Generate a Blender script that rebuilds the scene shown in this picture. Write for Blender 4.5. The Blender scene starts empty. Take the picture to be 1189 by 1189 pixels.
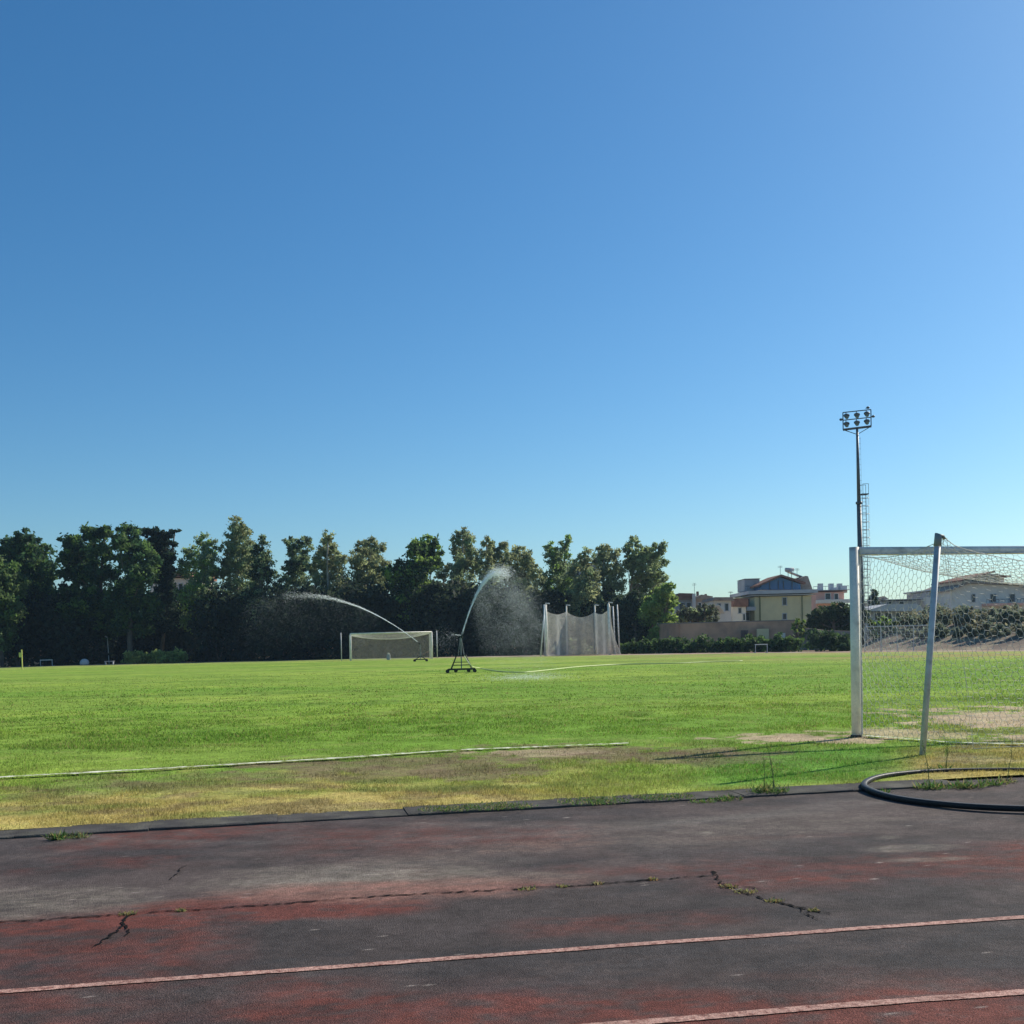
import bpy, math, random
import numpy as np
from mathutils import Vector, Matrix, Euler
rng = np.random.default_rng(7)
random.seed(7)
C = bpy.context.scene.collection
R = math.radians

# ------------------------------------------------------------------ camera
F_PX, U0, V0 = 1300.0, 594.5, 792.0          # photo pixels: focal length and optical centre (photo is a crop)
CAM = Vector((0, 0, 1.41))
PITCH = -math.atan(47 / F_PX)
ROLL = R(-1.4)
cam = bpy.data.cameras.new('camera')
co = bpy.data.objects.new('camera', cam); C.objects.link(co)
RM = Matrix.Rotation(R(90) + PITCH, 3, 'X') @ Matrix.Rotation(ROLL, 3, 'Z')
co.matrix_world = Matrix.Translation(CAM) @ RM.to_4x4()
cam.sensor_fit = 'HORIZONTAL'; cam.sensor_width = 36
cam.lens = 36 * F_PX / 1189
cam.shift_y = (V0 - 594.5) / 1189
cam.clip_end = 9000
bpy.context.scene.camera = co
RN = np.array(RM)

def ray(u, v):
    return RM @ Vector(((u - U0) / F_PX, -(v - V0) / F_PX, -1))
def G(u, v, z=0.0):                          # measured point on level ground
    d = ray(u, v); t = (z - CAM.z) / d.z
    return CAM + d * t
def at(u, v, y):                             # measured point at distance y
    d = ray(u, v); return CAM + d * ((y - CAM.y) / d.y)
def proj(x, y, z):                           # world -> photo pixel, vectorised
    p = np.stack([np.asarray(x, float), np.asarray(y, float), np.asarray(z, float) - CAM.z], -1) @ RN
    w = -p[..., 2]; w = np.where(w < .05, .05, w)
    return U0 + F_PX * p[..., 0] / w, V0 - F_PX * p[..., 1] / w

# ------------------------------------------------------------------ sky, sun
SUN_AZ = math.atan2(.81, .586); SUN_EL = R(35)
W = bpy.data.worlds.new('World'); bpy.context.scene.world = W; W.use_nodes = True
nt = W.node_tree
sky = nt.nodes.new('ShaderNodeTexSky'); sky.sky_type = 'NISHITA'; sky.sun_disc = False
sky.sun_elevation = SUN_EL; sky.sun_rotation = SUN_AZ
sky.air_density = 1.0; sky.dust_density = .7; sky.ozone_density = 2.2; sky.altitude = 50
hs = nt.nodes.new('ShaderNodeHueSaturation'); hs.inputs['Saturation'].default_value = 1.17
wb_ = nt.nodes.new('ShaderNodeMix'); wb_.data_type = 'RGBA'; wb_.blend_type = 'MULTIPLY'; wb_.inputs['Factor'].default_value = 1
wb_.inputs['B'].default_value = (.765, .98, 1.11, 1)      # the camera's cool daylight balance
nt.links.new(sky.outputs[0], wb_.inputs['A']); nt.links.new(wb_.outputs['Result'], hs.inputs['Color'])
nt.links.new(hs.outputs[0], nt.nodes['Background'].inputs[0])
nt.nodes['Background'].inputs[1].default_value = 0.077
sl = bpy.data.lights.new('sun', 'SUN'); sl.energy = 4.4; sl.angle = R(.5); sl.color = (1, .92, .78)
so = bpy.data.objects.new('sun', sl); C.objects.link(so)
sd = Vector((math.sin(SUN_AZ) * math.cos(SUN_EL), math.cos(SUN_AZ) * math.cos(SUN_EL), math.sin(SUN_EL)))
so.rotation_euler = sd.to_track_quat('Z', 'Y').to_euler(); so.location = (30, 20, 40)
vs = bpy.context.scene.view_settings
vs.view_transform = 'Standard'; vs.look = 'None'; vs.exposure = .45; vs.gamma = 1

# ------------------------------------------------------------------ materials
def mat(name, col, rough=.8, spec=.3, var=.15, vscale=3.0, bump=0.0, bscale=40.0, metal=0.0, attr=False,
        transl=0.0, speck=None, col2=None, c2scale=1.0, c2pos=(.45, .6)):
    m = bpy.data.materials.new(name); m.use_nodes = True
    n = m.node_tree.nodes; l = m.node_tree.links
    b = n['Principled BSDF']
    b.inputs['Roughness'].default_value = rough
    b.inputs['Specular IOR Level'].default_value = spec
    b.inputs['Metallic'].default_value = metal
    tc = n.new('ShaderNodeTexCoord')
    if attr:
        a = n.new('ShaderNodeAttribute'); a.attribute_name = 'Col'; cs = a.outputs['Color']
    else:
        rgb = n.new('ShaderNodeRGB'); rgb.outputs[0].default_value = (*col, 1); cs = rgb.outputs[0]
    if col2 is not None:
        nz = n.new('ShaderNodeTexNoise'); nz.inputs['Scale'].default_value = c2scale; nz.inputs['Detail'].default_value = 6
        nz.inputs['Roughness'].default_value = .65
        l.new(tc.outputs['Object'], nz.inputs['Vector'])
        rp = n.new('ShaderNodeValToRGB'); rp.color_ramp.elements[0].position = c2pos[0]; rp.color_ramp.elements[1].position = c2pos[1]
        l.new(nz.outputs['Fac'], rp.inputs['Fac'])
        mx = n.new('ShaderNodeMix'); mx.data_type = 'RGBA'
        l.new(rp.outputs['Color'], mx.inputs['Factor']); l.new(cs, mx.inputs['A'])
        mx.inputs['B'].default_value = (*col2, 1); cs = mx.outputs['Result']
    if var:
        nz = n.new('ShaderNodeTexNoise'); nz.inputs['Scale'].default_value = vscale; nz.inputs['Detail'].default_value = 5
        l.new(tc.outputs['Object'], nz.inputs['Vector'])
        mr = n.new('ShaderNodeMapRange'); mr.inputs['From Min'].default_value = .3; mr.inputs['From Max'].default_value = .7
        mr.inputs['To Min'].default_value = 1 - var; mr.inputs['To Max'].default_value = 1 + var
        l.new(nz.outputs['Fac'], mr.inputs['Value'])
        vm = n.new('ShaderNodeVectorMath'); vm.operation = 'SCALE'
        l.new(cs, vm.inputs[0]); l.new(mr.outputs[0], vm.inputs['Scale']); cs = vm.outputs[0]
    if speck:                                    # (scale, low, high): fine mineral grain
        for sc_, lo, hi in speck:
            nz = n.new('ShaderNodeTexNoise'); nz.inputs['Scale'].default_value = sc_; nz.inputs['Detail'].default_value = 2
            l.new(tc.outputs['Object'], nz.inputs['Vector'])
            mr = n.new('ShaderNodeMapRange'); mr.inputs['From Min'].default_value = .32; mr.inputs['From Max'].default_value = .68
            mr.inputs['To Min'].default_value = lo; mr.inputs['To Max'].default_value = hi
            l.new(nz.outputs['Fac'], mr.inputs['Value'])
            vm = n.new('ShaderNodeVectorMath'); vm.operation = 'SCALE'
            l.new(cs, vm.inputs[0]); l.new(mr.outputs[0], vm.inputs['Scale']); cs = vm.outputs[0]
    l.new(cs, b.inputs['Base Color'])
    if bump:
        nz = n.new('ShaderNodeTexNoise'); nz.inputs['Scale'].default_value = bscale; nz.inputs['Detail'].default_value = 4
        l.new(tc.outputs['Object'], nz.inputs['Vector'])
        bp = n.new('ShaderNodeBump'); bp.inputs['Strength'].default_value = bump; bp.inputs['Distance'].default_value = .02
        l.new(nz.outputs['Fac'], bp.inputs['Height']); l.new(bp.outputs[0], b.inputs['Normal'])
    if transl:
        t = n.new('ShaderNodeBsdfTranslucent'); l.new(cs, t.inputs['Color'])
        ms = n.new('ShaderNodeMixShader'); ms.inputs[0].default_value = transl
        l.new(b.outputs[0], ms.inputs[1]); l.new(t.outputs[0], ms.inputs[2])
        l.new(ms.outputs[0], n['Material Output'].inputs['Surface'])
    return m

M = {}
M['leaf'] = mat('leaf', (1, 1, 1), .65, .25, 0, attr=True, transl=.55)
M['grass'] = mat('grass', (1, 1, 1), .75, .15, 0, attr=True, transl=.5)
M['pitch'] = mat('pitch', (1, 1, 1), .95, .05, .22, 1.6, .9, 35, attr=True, speck=[(14, .8, 1.2), (60, .78, 1.25)])
M['track'] = mat('track', (1, 1, 1), .9, .14, .14, 1.7, .6, 170, attr=True, speck=[(5, .84, 1.16), (22, .84, 1.16), (110, .66, 1.38), (260, .55, 1.55)])
M['line'] = mat('worn_line_paint', (.43, .26, .215), .85, .15, .2, 4, .4, 160, col2=(.17, .065, .052), c2scale=30, c2pos=(.46, .66), speck=[(140, .65, 1.35)])
M['chalk'] = mat('chalk', (.72, .71, .60), .9, .1, .2, 5, col2=(.22, .28, .08), c2scale=9, c2pos=(.44, .60))
M['crack'] = mat('crack', (.012, .011, .011), .95, .05, .3, 30)
M['kerb'] = mat('kerb', (.072, .068, .066), .92, .1, .3, 4, .5, 70, col2=(.105, .10, .085), c2scale=3)
M['earth'] = mat('earth', (.24, .17, .10), .95, .1, .25, .12, .5, 4, col2=(.15, .16, .06), c2scale=.06)
M['far_track'] = mat('far_track', (.30, .20, .15), .9, .1, .2, .3, col2=(.40, .33, .26), c2scale=.2)
M['white'] = mat('white_paint', (.86, .81, .72), .6, .2, .08, 3, col2=(.52, .48, .42), c2scale=5, c2pos=(.52, .72), speck=[(40, .93, 1.05)])
M['alu'] = mat('galvanised', (.56, .57, .58), .55, .3, .14, 5, metal=.15, col2=(.40, .40, .39), c2scale=8, c2pos=(.5, .7))
M['net'] = mat('net_cord', (.72, .70, .64), .8, .2, .15, 2, transl=.15)
M['farnet'] = mat('far_net_cord', (.80, .78, .73), .8, .2, .1, 2, transl=.3)
M['steel'] = mat('dark_steel', (.085, .10, .12), .5, .4, .15, 2, metal=.2)
M['capgrey'] = mat('cap_plastic', (.27, .30, .29), .6, .3, .1, 6)
M['black'] = mat('black_rubber', (.020, .019, .020), .5, .3, .2, 9, .25, 60)
M['palesteel'] = mat('worn_galvanised', (.22, .25, .25), .6, .3, .2, 8)
M['rust'] = mat('cart_steel', (.03, .045, .03), .6, .3, .2, 8)
M['hose'] = mat('yellow_hose', (.55, .62, .26), .5, .4, .1, 3)
M['yellow'] = mat('yellow_paint', (.70, .66, .18), .6, .3, .1, 3)
M['bark'] = mat('bark', (.13, .105, .085), .95, .1, .3, 2, .6, 12)
M['palebark'] = mat('pale_bark', (.30, .27, .23), .9, .1, .3, 1.5, .6, 10)
M['brick'] = mat('weathered_wall', (.58, .34, .225), .95, .1, .2, .6, .3, 20, col2=(.44, .27, .19), c2scale=.5)
M['wall_grey'] = mat('grey_wall', (.30, .25, .22), .95, .1, .2, .8)
M['cream'] = mat('cream_render', (.68, .60, .36), .9, .1, .08, .8)
M['pink'] = mat('pink_render', (.75, .42, .33), .9, .1, .1, .8)
M['offwhite'] = mat('offwhite_render', (.76, .71, .63), .9, .1, .1, .7)
M['greyw'] = mat('grey_render', (.40, .41, .42), .9, .1, .1, .7)
M['conc'] = mat('pale_concrete', (.50, .51, .52), .9, .15, .12, 1)
M['tile'] = mat('roof_tile', (.23, .12, .085), .9, .1, .25, 2, .5, 14)
M['tilepale'] = mat('pale_roof_tile', (.34, .27, .22), .9, .1, .25, 2, .5, 14)
M['darkwin'] = mat('dark_window', (.025, .03, .035), .15, .5, .1, 2)
M['blueglass'] = mat('blue_glass', (.02, .12, .32), .12, .6, .1, 2)
M['panel'] = mat('solar_panel', (.55, .58, .62), .2, .6, .05, 2)
M['water'] = mat('water_drops', (.95, .97, 1.0), .35, .5, 0, transl=.78)
M['lampglass'] = mat('lamp_glass', (.16, .22, .24), .2, .6, .1, 3)
M['wet'] = mat('wet_grass_puddle', (.27, .35, .16), .35, .7, .1, 3)

# ------------------------------------------------------------------ mesh building
class MB:
    def __init__(s): s.v = []; s.f = []
    def box(s, x0, x1, y0, y1, z0, z1):
        i = len(s.v)
        s.v += [(x0, y0, z0), (x1, y0, z0), (x1, y1, z0), (x0, y1, z0), (x0, y0, z1), (x1, y0, z1), (x1, y1, z1), (x0, y1, z1)]
        s.f += [(i, i+3, i+2, i+1), (i+4, i+5, i+6, i+7), (i, i+1, i+5, i+4), (i+1, i+2, i+6, i+5), (i+2, i+3, i+7, i+6), (i+3, i, i+4, i+7)]
        return s
    def prism(s, poly, y0, y1):              # poly in x,z extruded along y
        i = len(s.v); n = len(poly)
        s.v += [(x, y0, z) for x, z in poly] + [(x, y1, z) for x, z in poly]
        s.f += [tuple(range(i, i+n)), tuple(range(i+2*n-1, i+n-1, -1))]
        s.f += [(i+(k+1) % n, i+k, i+n+k, i+n+(k+1) % n) for k in range(n)]
        return s
    def tube(s, pts, r, n=8, cap=True):
        pts = [Vector(p) for p in pts]
        rs = r if isinstance(r, (list, tuple)) else [r] * len(pts)
        i0 = len(s.v); up = None
        for k, p in enumerate(pts):
            d = (pts[min(k+1, len(pts)-1)] - pts[max(k-1, 0)])
            if d.length < 1e-9: d = Vector((0, 0, 1))
            d.normalize()
            if up is None:
                a = Vector((0, 0, 1)) if abs(d.z) < .9 else Vector((1, 0, 0))
            else: a = up
            x = d.cross(a); 
            if x.length < 1e-6: x = d.cross(Vector((0, 1, 0)))
            x.normalize(); y = x.cross(d).normalized(); up = y
            for j in range(n):
                t = 2*math.pi*j/n
                q = p + (x*math.cos(t) + y*math.sin(t)) * rs[k]
                s.v.append(tuple(q))
        for k in range(len(pts)-1):
            for j in range(n):
                a = i0+k*n+j; b = i0+k*n+(j+1) % n
                s.f.append((a, b, b+n, a+n))
        if cap:
            s.f.append(tuple(i0+j for j in range(n))[::-1])
            s.f.append(tuple(i0+(len(pts)-1)*n+j for j in range(n)))
        return s
    def sphere(s, c, rx, ry=None, rz=None, nu=10, nv=7):
        ry = ry or rx; rz = rz or rx; i = len(s.v)
        s.v.append((c[0], c[1], c[2]-rz))
        for a in range(1, nv):
            p = -math.pi/2 + math.pi*a/nv
            for b in range(nu):
                t = 2*math.pi*b/nu
                s.v.append((c[0]+rx*math.cos(p)*math.cos(t), c[1]+ry*math.cos(p)*math.sin(t), c[2]+rz*math.sin(p)))
        s.v.append((c[0], c[1], c[2]+rz)); top = len(s.v)-1
        for b in range(nu):
            s.f.append((i, i+1+(b+1) % nu, i+1+b))
            s.f.append((top, i+1+(nv-2)*nu+b, i+1+(nv-2)*nu+(b+1) % nu))
        for a in range(nv-2):
            for b in range(nu):
                p = i+1+a*nu+b; q = i+1+a*nu+(b+1) % nu
                s.f.append((p, q, q+nu, p+nu))
        return s
    def quad(s, a, b, c, d):
        i = len(s.v); s.v += [tuple(a), tuple(b), tuple(c), tuple(d)]; s.f.append((i, i+1, i+2, i+3)); return s
    def build(s, name, m, parent=None, smooth=False, bevel=0):
        off = Vector((0, 0, 0))
        me = bpy.data.meshes.new(name)
        if parent is not None:
            p = parent
            while p: off += p.location; p = p.parent
        me.from_pydata([tuple(Vector(v) - off) for v in s.v], [], s.f); me.update()
        me.materials.append(m)
        o = bpy.data.objects.new(name, me); C.objects.link(o)
        if parent is not None: o.parent = parent
        if smooth:
            me.polygons.foreach_set('use_smooth', [True]*len(me.polygons))
        if bevel:
            md = o.modifiers.new('bevel', 'BEVEL'); md.width = bevel; md.segments = 2; md.limit_method = 'ANGLE'
        return o

def np_mesh(name, verts, nper, m, cols=None, parent=None, faces=None):
    """verts Nx3; nper = vertices per face (consecutive) or faces array"""
    verts = np.asarray(verts, np.float32)
    off = Vector((0, 0, 0))
    if parent is not None:
        p = parent
        while p: off += p.location; p = p.parent
    verts = verts - np.array(off, np.float32)
    me = bpy.data.meshes.new(name)
    if faces is None:
        faces = np.arange(len(verts), dtype=np.int32).reshape(-1, nper)
    k = faces.shape[1]
    me.vertices.add(len(verts)); me.vertices.foreach_set('co', verts.ravel())
    me.loops.add(faces.size); me.loops.foreach_set('vertex_index', faces.ravel().astype(np.int32))
    me.polygons.add(len(faces)); me.polygons.foreach_set('loop_start', np.arange(0, faces.size, k, dtype=np.int32))
    me.polygons.foreach_set('loop_total', np.full(len(faces), k, np.int32))
    me.update(calc_edges=True)
    if cols is not None:
        a = me.color_attributes.new('Col', 'FLOAT_COLOR', 'POINT')
        c4 = np.ones((len(verts), 4), np.float32); c4[:, :3] = cols
        a.data.foreach_set('color', c4.ravel())
    me.materials.append(m)
    o = bpy.data.objects.new(name, me); C.objects.link(o)
    if parent is not None: o.parent = parent
    return o

def tag(o, label=None, cat=None, group=None, kind=None):
    if label: o['label'] = label
    if cat: o['category'] = cat
    if group: o['group'] = group
    if kind: o['kind'] = kind
    return o
def thing(name, label, cat, loc=(0, 0, 0), group=None):
    o = bpy.data.objects.new(name, None); C.objects.link(o); o.location = loc
    o.empty_display_size = .3
    return tag(o, label, cat, group)

# value noise (vectorised)
def vnoise(x, y, seed=0):
    xi = np.floor(x).astype(np.int64); yi = np.floor(y).astype(np.int64)
    fx = x - xi; fy = y - yi; fx = fx*fx*(3-2*fx); fy = fy*fy*(3-2*fy)
    def h(a, b):
        n = (a*374761393 + b*668265263 + seed*974634541) & 0xffffffff
        n = ((n ^ (n >> 13)) * 1274126177) & 0xffffffff
        n = n ^ (n >> 16)
        return (n & 0xffff) / 65535.0
    return (h(xi, yi)*(1-fx) + h(xi+1, yi)*fx)*(1-fy) + (h(xi, yi+1)*(1-fx) + h(xi+1, yi+1)*fx)*fy
def fbm(x, y, seed=0, o=4):
    s = 0; a = .5; t = 0
    for k in range(o):
        s = s + a*vnoise(x*2**k + 17*k, y*2**k - 9*k, seed+k); t += a; a *= .55
    return s/t
def sm(a, b, x): 
    t = np.clip((x-a)/(b-a), 0, 1); return t*t*(3-2*t)
def lerp(a, b, t): return a*(1-t[..., None]) + np.asarray(b, float)*t[..., None]

# ------------------------------------------------------------------ ground shapes
kA, kB = G(0, 967), G(1189, 902)             # field side of the kerb
def kerb_y(x): return kA.y + (kB.y-kA.y)*(x-kA.x)/(kB.x-kA.x)
kslope = (kB.y-kA.y)/(kB.x-kA.x); kc = kA.y - kslope*kA.x
edge_px = [(-400, 784), (-150, 779.5), (0, 775.5), (150, 771.5), (300, 768), (440, 765), (640, 762.3), (780, 760), (985, 757.6), (1189, 756.6), (1350, 757)]
edge = [G(u, v) for u, v in edge_px]
ea = np.array([p.x/p.y for p in edge]); ey = np.array([p.y for p in edge])
def far_y(a): return np.interp(a, ea, ey)

def pitch_col(x, y):
    u, v = proj(x, y, np.zeros_like(x))
    n1 = fbm(x*.35, y*.35, 1); n2 = fbm(x*1.6, y*1.6, 2); n3 = fbm(x*.06+3, y*.16, 3); n4 = fbm(x*5, y*5, 4, 2)
    n5 = fbm(x*.02+9, y*.30, 8, 3)
    base = np.zeros(x.shape+(3,)) + np.array([.205, .31, .05])
    base = lerp(base, (.265, .37, .06), sm(.42, .68, n1))
    base = lerp(base, (.14, .27, .034), sm(.5, .72, n3)*.7)
    base = lerp(base, (.29, .36, .085), sm(.55, .75, n5)*.55*sm(22, 45, y))
    base = lerp(base, (.31, .32, .10), sm(.60, .8, n2)*.35)
    n10 = fbm(x*.10+4, y*.75, 14, 4)
    base = lerp(base, (.125, .215, .035), sm(.55, .70, n10)*.55)
    base = lerp(base, (.10, .17, .03), sm(.70, .80, fbm(x*.9, y*.9, 15, 3))*.5)
    # far rim is paler and drier
    a = x/y; fy_ = far_y(a)
    base = lerp(base, (.33, .34, .12), sm(.80, .99, y/fy_)*.55)
    dr = sm(.62, .85, y/fy_)*sm(.5, .66, fbm(x*.05, y*.25, 12))*sm(.0, .12, a)
    base = lerp(base, (.33, .25, .11), dr*.7)
    # strip between goal line and kerb
    vgl = 908 - .0515*u; vc = 967 - .0547*u
    t = (v - vgl)/(vc - vgl)
    near = sm(-.25, .05, t)
    yel = near*sm(.0, .75, t + (n2-.5)*.9)
    side = 1 - .75*sm(520, 760, u)*(1-sm(1010, 1090, u))
    base = lerp(base, (.46, .365, .125), np.clip(yel*side*(.6+.65*n4), 0, .95))
    base = lerp(base, (.13, .31, .04), near*sm(770, 860, u)*(1-sm(1000, 1070, u))*sm(.12, .3, t)*(1-sm(.85, 1.0, t))*.8)
    n7 = fbm(x*2.2+3, y*3.1, 90, 4); n8 = fbm(x*.8, y*1.5, 91, 3)
    base = lerp(base, (.20, .15, .085), near*sm(.52, .68, n7)*.6*side)
    base = lerp(base, (.15, .22, .05), near*sm(.52, .66, n8)*.55)
    soil = np.zeros_like(x)
    def patch(cu, cv, ru, rv, k=1.0):
        d = np.sqrt(((u-cu)/ru)**2 + ((v-cv)/rv)**2) + (n2-.5)*1.5 + (n4-.5)*1.3 + (n7-.5)*.8
        return (1-sm(.78, 1.05, d))*k
    s1 = np.maximum.reduce([patch(700, 878, 170, 11, .9), patch(470, 893, 180, 13, .85), patch(330, 903, 130, 9, .5), patch(800, 884, 90, 7, .6), patch(70, 925, 60, 7, .4), patch(200, 915, 120, 8, .4)])
    base = lerp(base, (.185, .135, .085), np.clip(s1*(.55+.7*n4), 0, 1))
    s2 = np.maximum.reduce([patch(930, 858.5, 110, 5.5, 1), patch(1150, 836, 105, 15, 1), patch(1050, 853, 90, 7, .75), patch(640, 876, 90, 4, .5), patch(1300, 845, 150, 25, 1), patch(1130, 884, 50, 5, .35)])
    base = lerp(base, (.43, .34, .225), np.clip(s2*(.75+.5*n4), 0, 1))
    soil = np.clip(np.maximum(s1, s2*1.2), 0, 1)
    return np.clip(base, .01, .9), soil

def grid_mesh(name, X, Y, Z, m, cols=None):
    r, c = X.shape
    idx = np.arange(r*c).reshape(r, c)
    f = np.stack([idx[:-1, :-1], idx[:-1, 1:], idx[1:, 1:], idx[1:, :-1]], -1).reshape(-1, 4)
    o = np_mesh(name, np.stack([X, Y, Z], -1).reshape(-1, 3), 4, m, None if cols is None else cols.reshape(-1, 3), faces=f)
    o.data.polygons.foreach_set('use_smooth', [True]*len(o.data.polygons))
    return o

# terrain to the horizon
mb = MB()
mb.quad((-1500, -300, -.06), (1500, -300, -.06), (1500, 2400, -.06), (-1500, 2400, -.06))
tag(mb.build('ground', M['earth']), 'dry brown earth around the sports ground', 'ground', kind='structure')

# pitch
na, nd = 460, 520
A = np.linspace(-1.1, 1.05, na)[None, :].repeat(nd, 0)
T = np.linspace(0, 1, nd)[:, None].repeat(na, 1)
yn = kc/(1-kslope*A) + .0
yf = far_y(A)
Yg = yn*(yf/yn)**T; Xg = A*Yg
Zg = .02 + .03*(fbm(Xg*.5, Yg*.5, 21)-.5)*sm(0, .05, T) + .012*(fbm(Xg*3, Yg*3, 22)-.5)
cols, _ = pitch_col(Xg, Yg)
tag(grid_mesh('pitch', Xg, Yg, Zg, M['pitch'], cols), 'worn green football pitch', 'pitch', kind='structure')

# far running track strip round the bend
aa = np.linspace(-1.1, 1.05, 160); f0 = far_y(aa)
Yt = np.stack([f0*.996, f0*1.07]); Xt = Yt*aa
tag(grid_mesh('far_running_track', Xt, Yt, np.full_like(Xt, .004), M['far_track']), 'pale reddish running track round the far bend', 'track', kind='structure')

# near track
nx, ny = 900, 640
Xk = np.linspace(-16, 16, nx)[None, :].repeat(ny, 0)
Tk = np.linspace(0, 1, ny)[:, None].repeat(nx, 1)
Yk = 1.0 + (kerb_y(Xk) + .05 - 1.0)*Tk
def track_col(x, y):
    u, v = proj(x, y, np.zeros_like(x))
    n1 = fbm(x*.9, y*1.5, 31); n2 = fbm(x*3, y*4, 32); n3 = fbm(x*.4+5, y*.9, 33); n4 = fbm(x*9, y*12, 34, 3)
    n6 = fbm(x*.7-3, y*2.6, 35); n9 = fbm(x*14, y*22, 36, 3)
    c = np.zeros(x.shape+(3,)) + np.array([.092, .072, .067])
    c = lerp(c, (.056, .048, .047), sm(.45, .7, n1))
    vs_ = 1070 - .0640*u
    lower = sm(-4, 6, v - vs_)*(1-sm(820, 850, u))
    c = lerp(c, (.050, .043, .042), lower*.55)
    red = np.array([.142, .047, .037])
    def band(cv, hw, u0, u1, slope, k, soft=.6):
        d = np.abs(v - (cv - slope*u))/hw + (n1-.5)*1.2 + (n2-.5)*.7
        fu = sm(u0-60, u0+60, u)*(1-sm(u1-60, u1+60, u))
        return (1-sm(1-soft, 1+soft*.4, d))*k*fu
    r = np.maximum.reduce([
        band(1078, 14, -200, 480, .064, .95), band(1066, 9, 120, 560, .064, .7), band(1062, 9, 300, 650, .062, .55),
        band(1120, 45, -300, 260, .075, .6, .9), band(1188, 26, 250, 1500, .016, .95, .8), band(1222, 48, -200, 1500, .03, .95, .9),
        band(1068, 24, 830, 1500, .058, .72, .8), band(1056, 13, 900, 1500, .05, .8), band(1115, 14, 600, 860, .06, .35),
        band(975, 22, 330, 700, .0, .35, .9), band(1150, 20, 280, 420, 0, .5, .9)])
    r = np.maximum(r, sm(.56, .78, n3)*.45)
    r = np.clip(r*(.25 + 1.5*sm(.28, .68, n4*.55+n9*.45)) + (n2-.5)*.25*(r > .05), 0, 1)
    c = lerp(c, red, np.clip(r, 0, .95))
    # pale dusty runs
    def dust(cu, cv, ru, rv, k):
        d = np.sqrt(((u-cu)/ru)**2 + ((v-cv+.03*(u-cu))/rv)**2) + (n6-.5)*1.1 + (n2-.5)*.5
        return (1-sm(.4, 1.2, d))*k
    p = np.maximum.reduce([dust(420, 1022, 230, 18, .75), dust(60, 1045, 150, 18, .5), dust(520, 1000, 130, 14, .3), dust(640, 985, 200, 10, .25),
                           dust(900, 960, 260, 20, .22), dust(30, 1052, 22, 4, .8), dust(20, 1065, 40, 5, .5), dust(1060, 985, 50, 4, .6), dust(1075, 998, 60, 3, .5), dust(820, 967, 10, 2, .9), dust(1110, 938, 30, 2, .9), dust(1030, 972, 22, 3, .6)])
    c = lerp(c, (.20, .172, .142), np.clip(p*(.45+1.1*sm(.3, .7, n9*.6+n4*.4)), 0, 1))
    pr_ = np.maximum(dust(440, 1036, 230, 13, .8), dust(330, 1040, 120, 8, .5))
    c = lerp(c, (.235, .125, .10), np.clip(pr_*(.5+1.0*sm(.3, .7, n9*.6+n4*.4)), 0, 1))
    # faint tyre-like arcs
    arc = np.exp(-((np.sqrt((x+1.0)**2*.7+(y-12.2)**2)-4.2)/.10)**2) + np.exp(-((np.sqrt((x-.6)**2+(y-12.8)**2)-4.3)/.12)**2)
    c = lerp(c, (.20, .185, .17), np.clip(arc*.28*n6*1.4, 0, .5))
    gr = sm(.52, .64, fbm(x*1.4, y*2.2, 40)*.7+n9*.3)*.42
    c = lerp(c, (.042, .042, .045), gr)
    fl = (vnoise(x*22, y*34, 50) > .972)*(vnoise(x*2, y*2, 51) > .58)
    c = lerp(c, (.42, .36, .32), fl*.55)
    return np.clip(c, .01, .9)
Zk = .010*(fbm(Xk*.8, Yk*.8, 60)-.5)
tag(grid_mesh('running_track', Xk, Yk, Zk, M['track'], track_col(Xk, Yk)), 'worn dark and red synthetic running track', 'track', kind='structure')

# painted strips and cracks on the ground, following measured points
def strip(name, px, w, m, z, step=.06, wob=.0, wvar=.0, seed=1, prj=G):
    pts = [prj(u, v) for u, v in px]
    dense = []
    for a, b in zip(pts, pts[1:]):
        n = max(1, int((b-a).length/step))
        dense += [a.lerp(b, k/n) for k in range(n)]
    dense.append(pts[-1])
    vv = []; r = random.Random(seed); off = 0
    L = []
    for k, p in enumerate(dense):
        d = dense[min(k+1, len(dense)-1)] - dense[max(k-1, 0)]; d.z = 0; d.normalize()
        nrm = Vector((-d.y, d.x, 0))
        off = off*.7 + r.uniform(-wob, wob)
        ww = w*(1 + r.uniform(-wvar, wvar))
        L.append((p + nrm*(off+ww/2), p + nrm*(off-ww/2)))
    i = 0; mb = MB()
    for a, b in L: mb.v += [(a.x, a.y, z(a.x, a.y) if callable(z) else z), (b.x, b.y, z(b.x, b.y) if callable(z) else z)]
    for k in range(len(L)-1): mb.f.append((2*k+1, 2*k+3, 2*k+2, 2*k))
    return mb.build(name, m)
def tz(x, y): return .010*(float(fbm(np.array([x*.8]), np.array([y*.8]), 60)[0])-.5)
tag(strip('lane_line', [(-500, 1188), (0, 1152.5), (600, 1107.5), (1189, 1065), (1700, 1030)], .055, M['line'], lambda x, y: tz(x, y)+.004, wvar=.08, step=.03), 'long pale pink lane line crossing the track', 'lane line', kind='structure')
tag(strip('lane_line', [(100, 1246), (690, 1192), (1189, 1152), (1700, 1112)], .058, M['line'], lambda x, y: tz(x, y)+.004, wvar=.08, step=.03, seed=3), 'pale pink lane line nearest the bottom right corner', 'lane line', kind='structure')
cr = lambda n, px, w, s, lab: tag(strip(n, px, w, M['crack'], lambda x, y: tz(x, y)+.005, step=.022, wob=.013, wvar=.95, seed=s), lab, 'crack', kind='structure')
cr('track_crack', [(-300, 1088), (0, 1070), (150, 1063), (300, 1052), (420, 1043), (560, 1035), (700, 1027), (830, 1017)], .013, 4, 'long thin dark crack running along the track')
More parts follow.
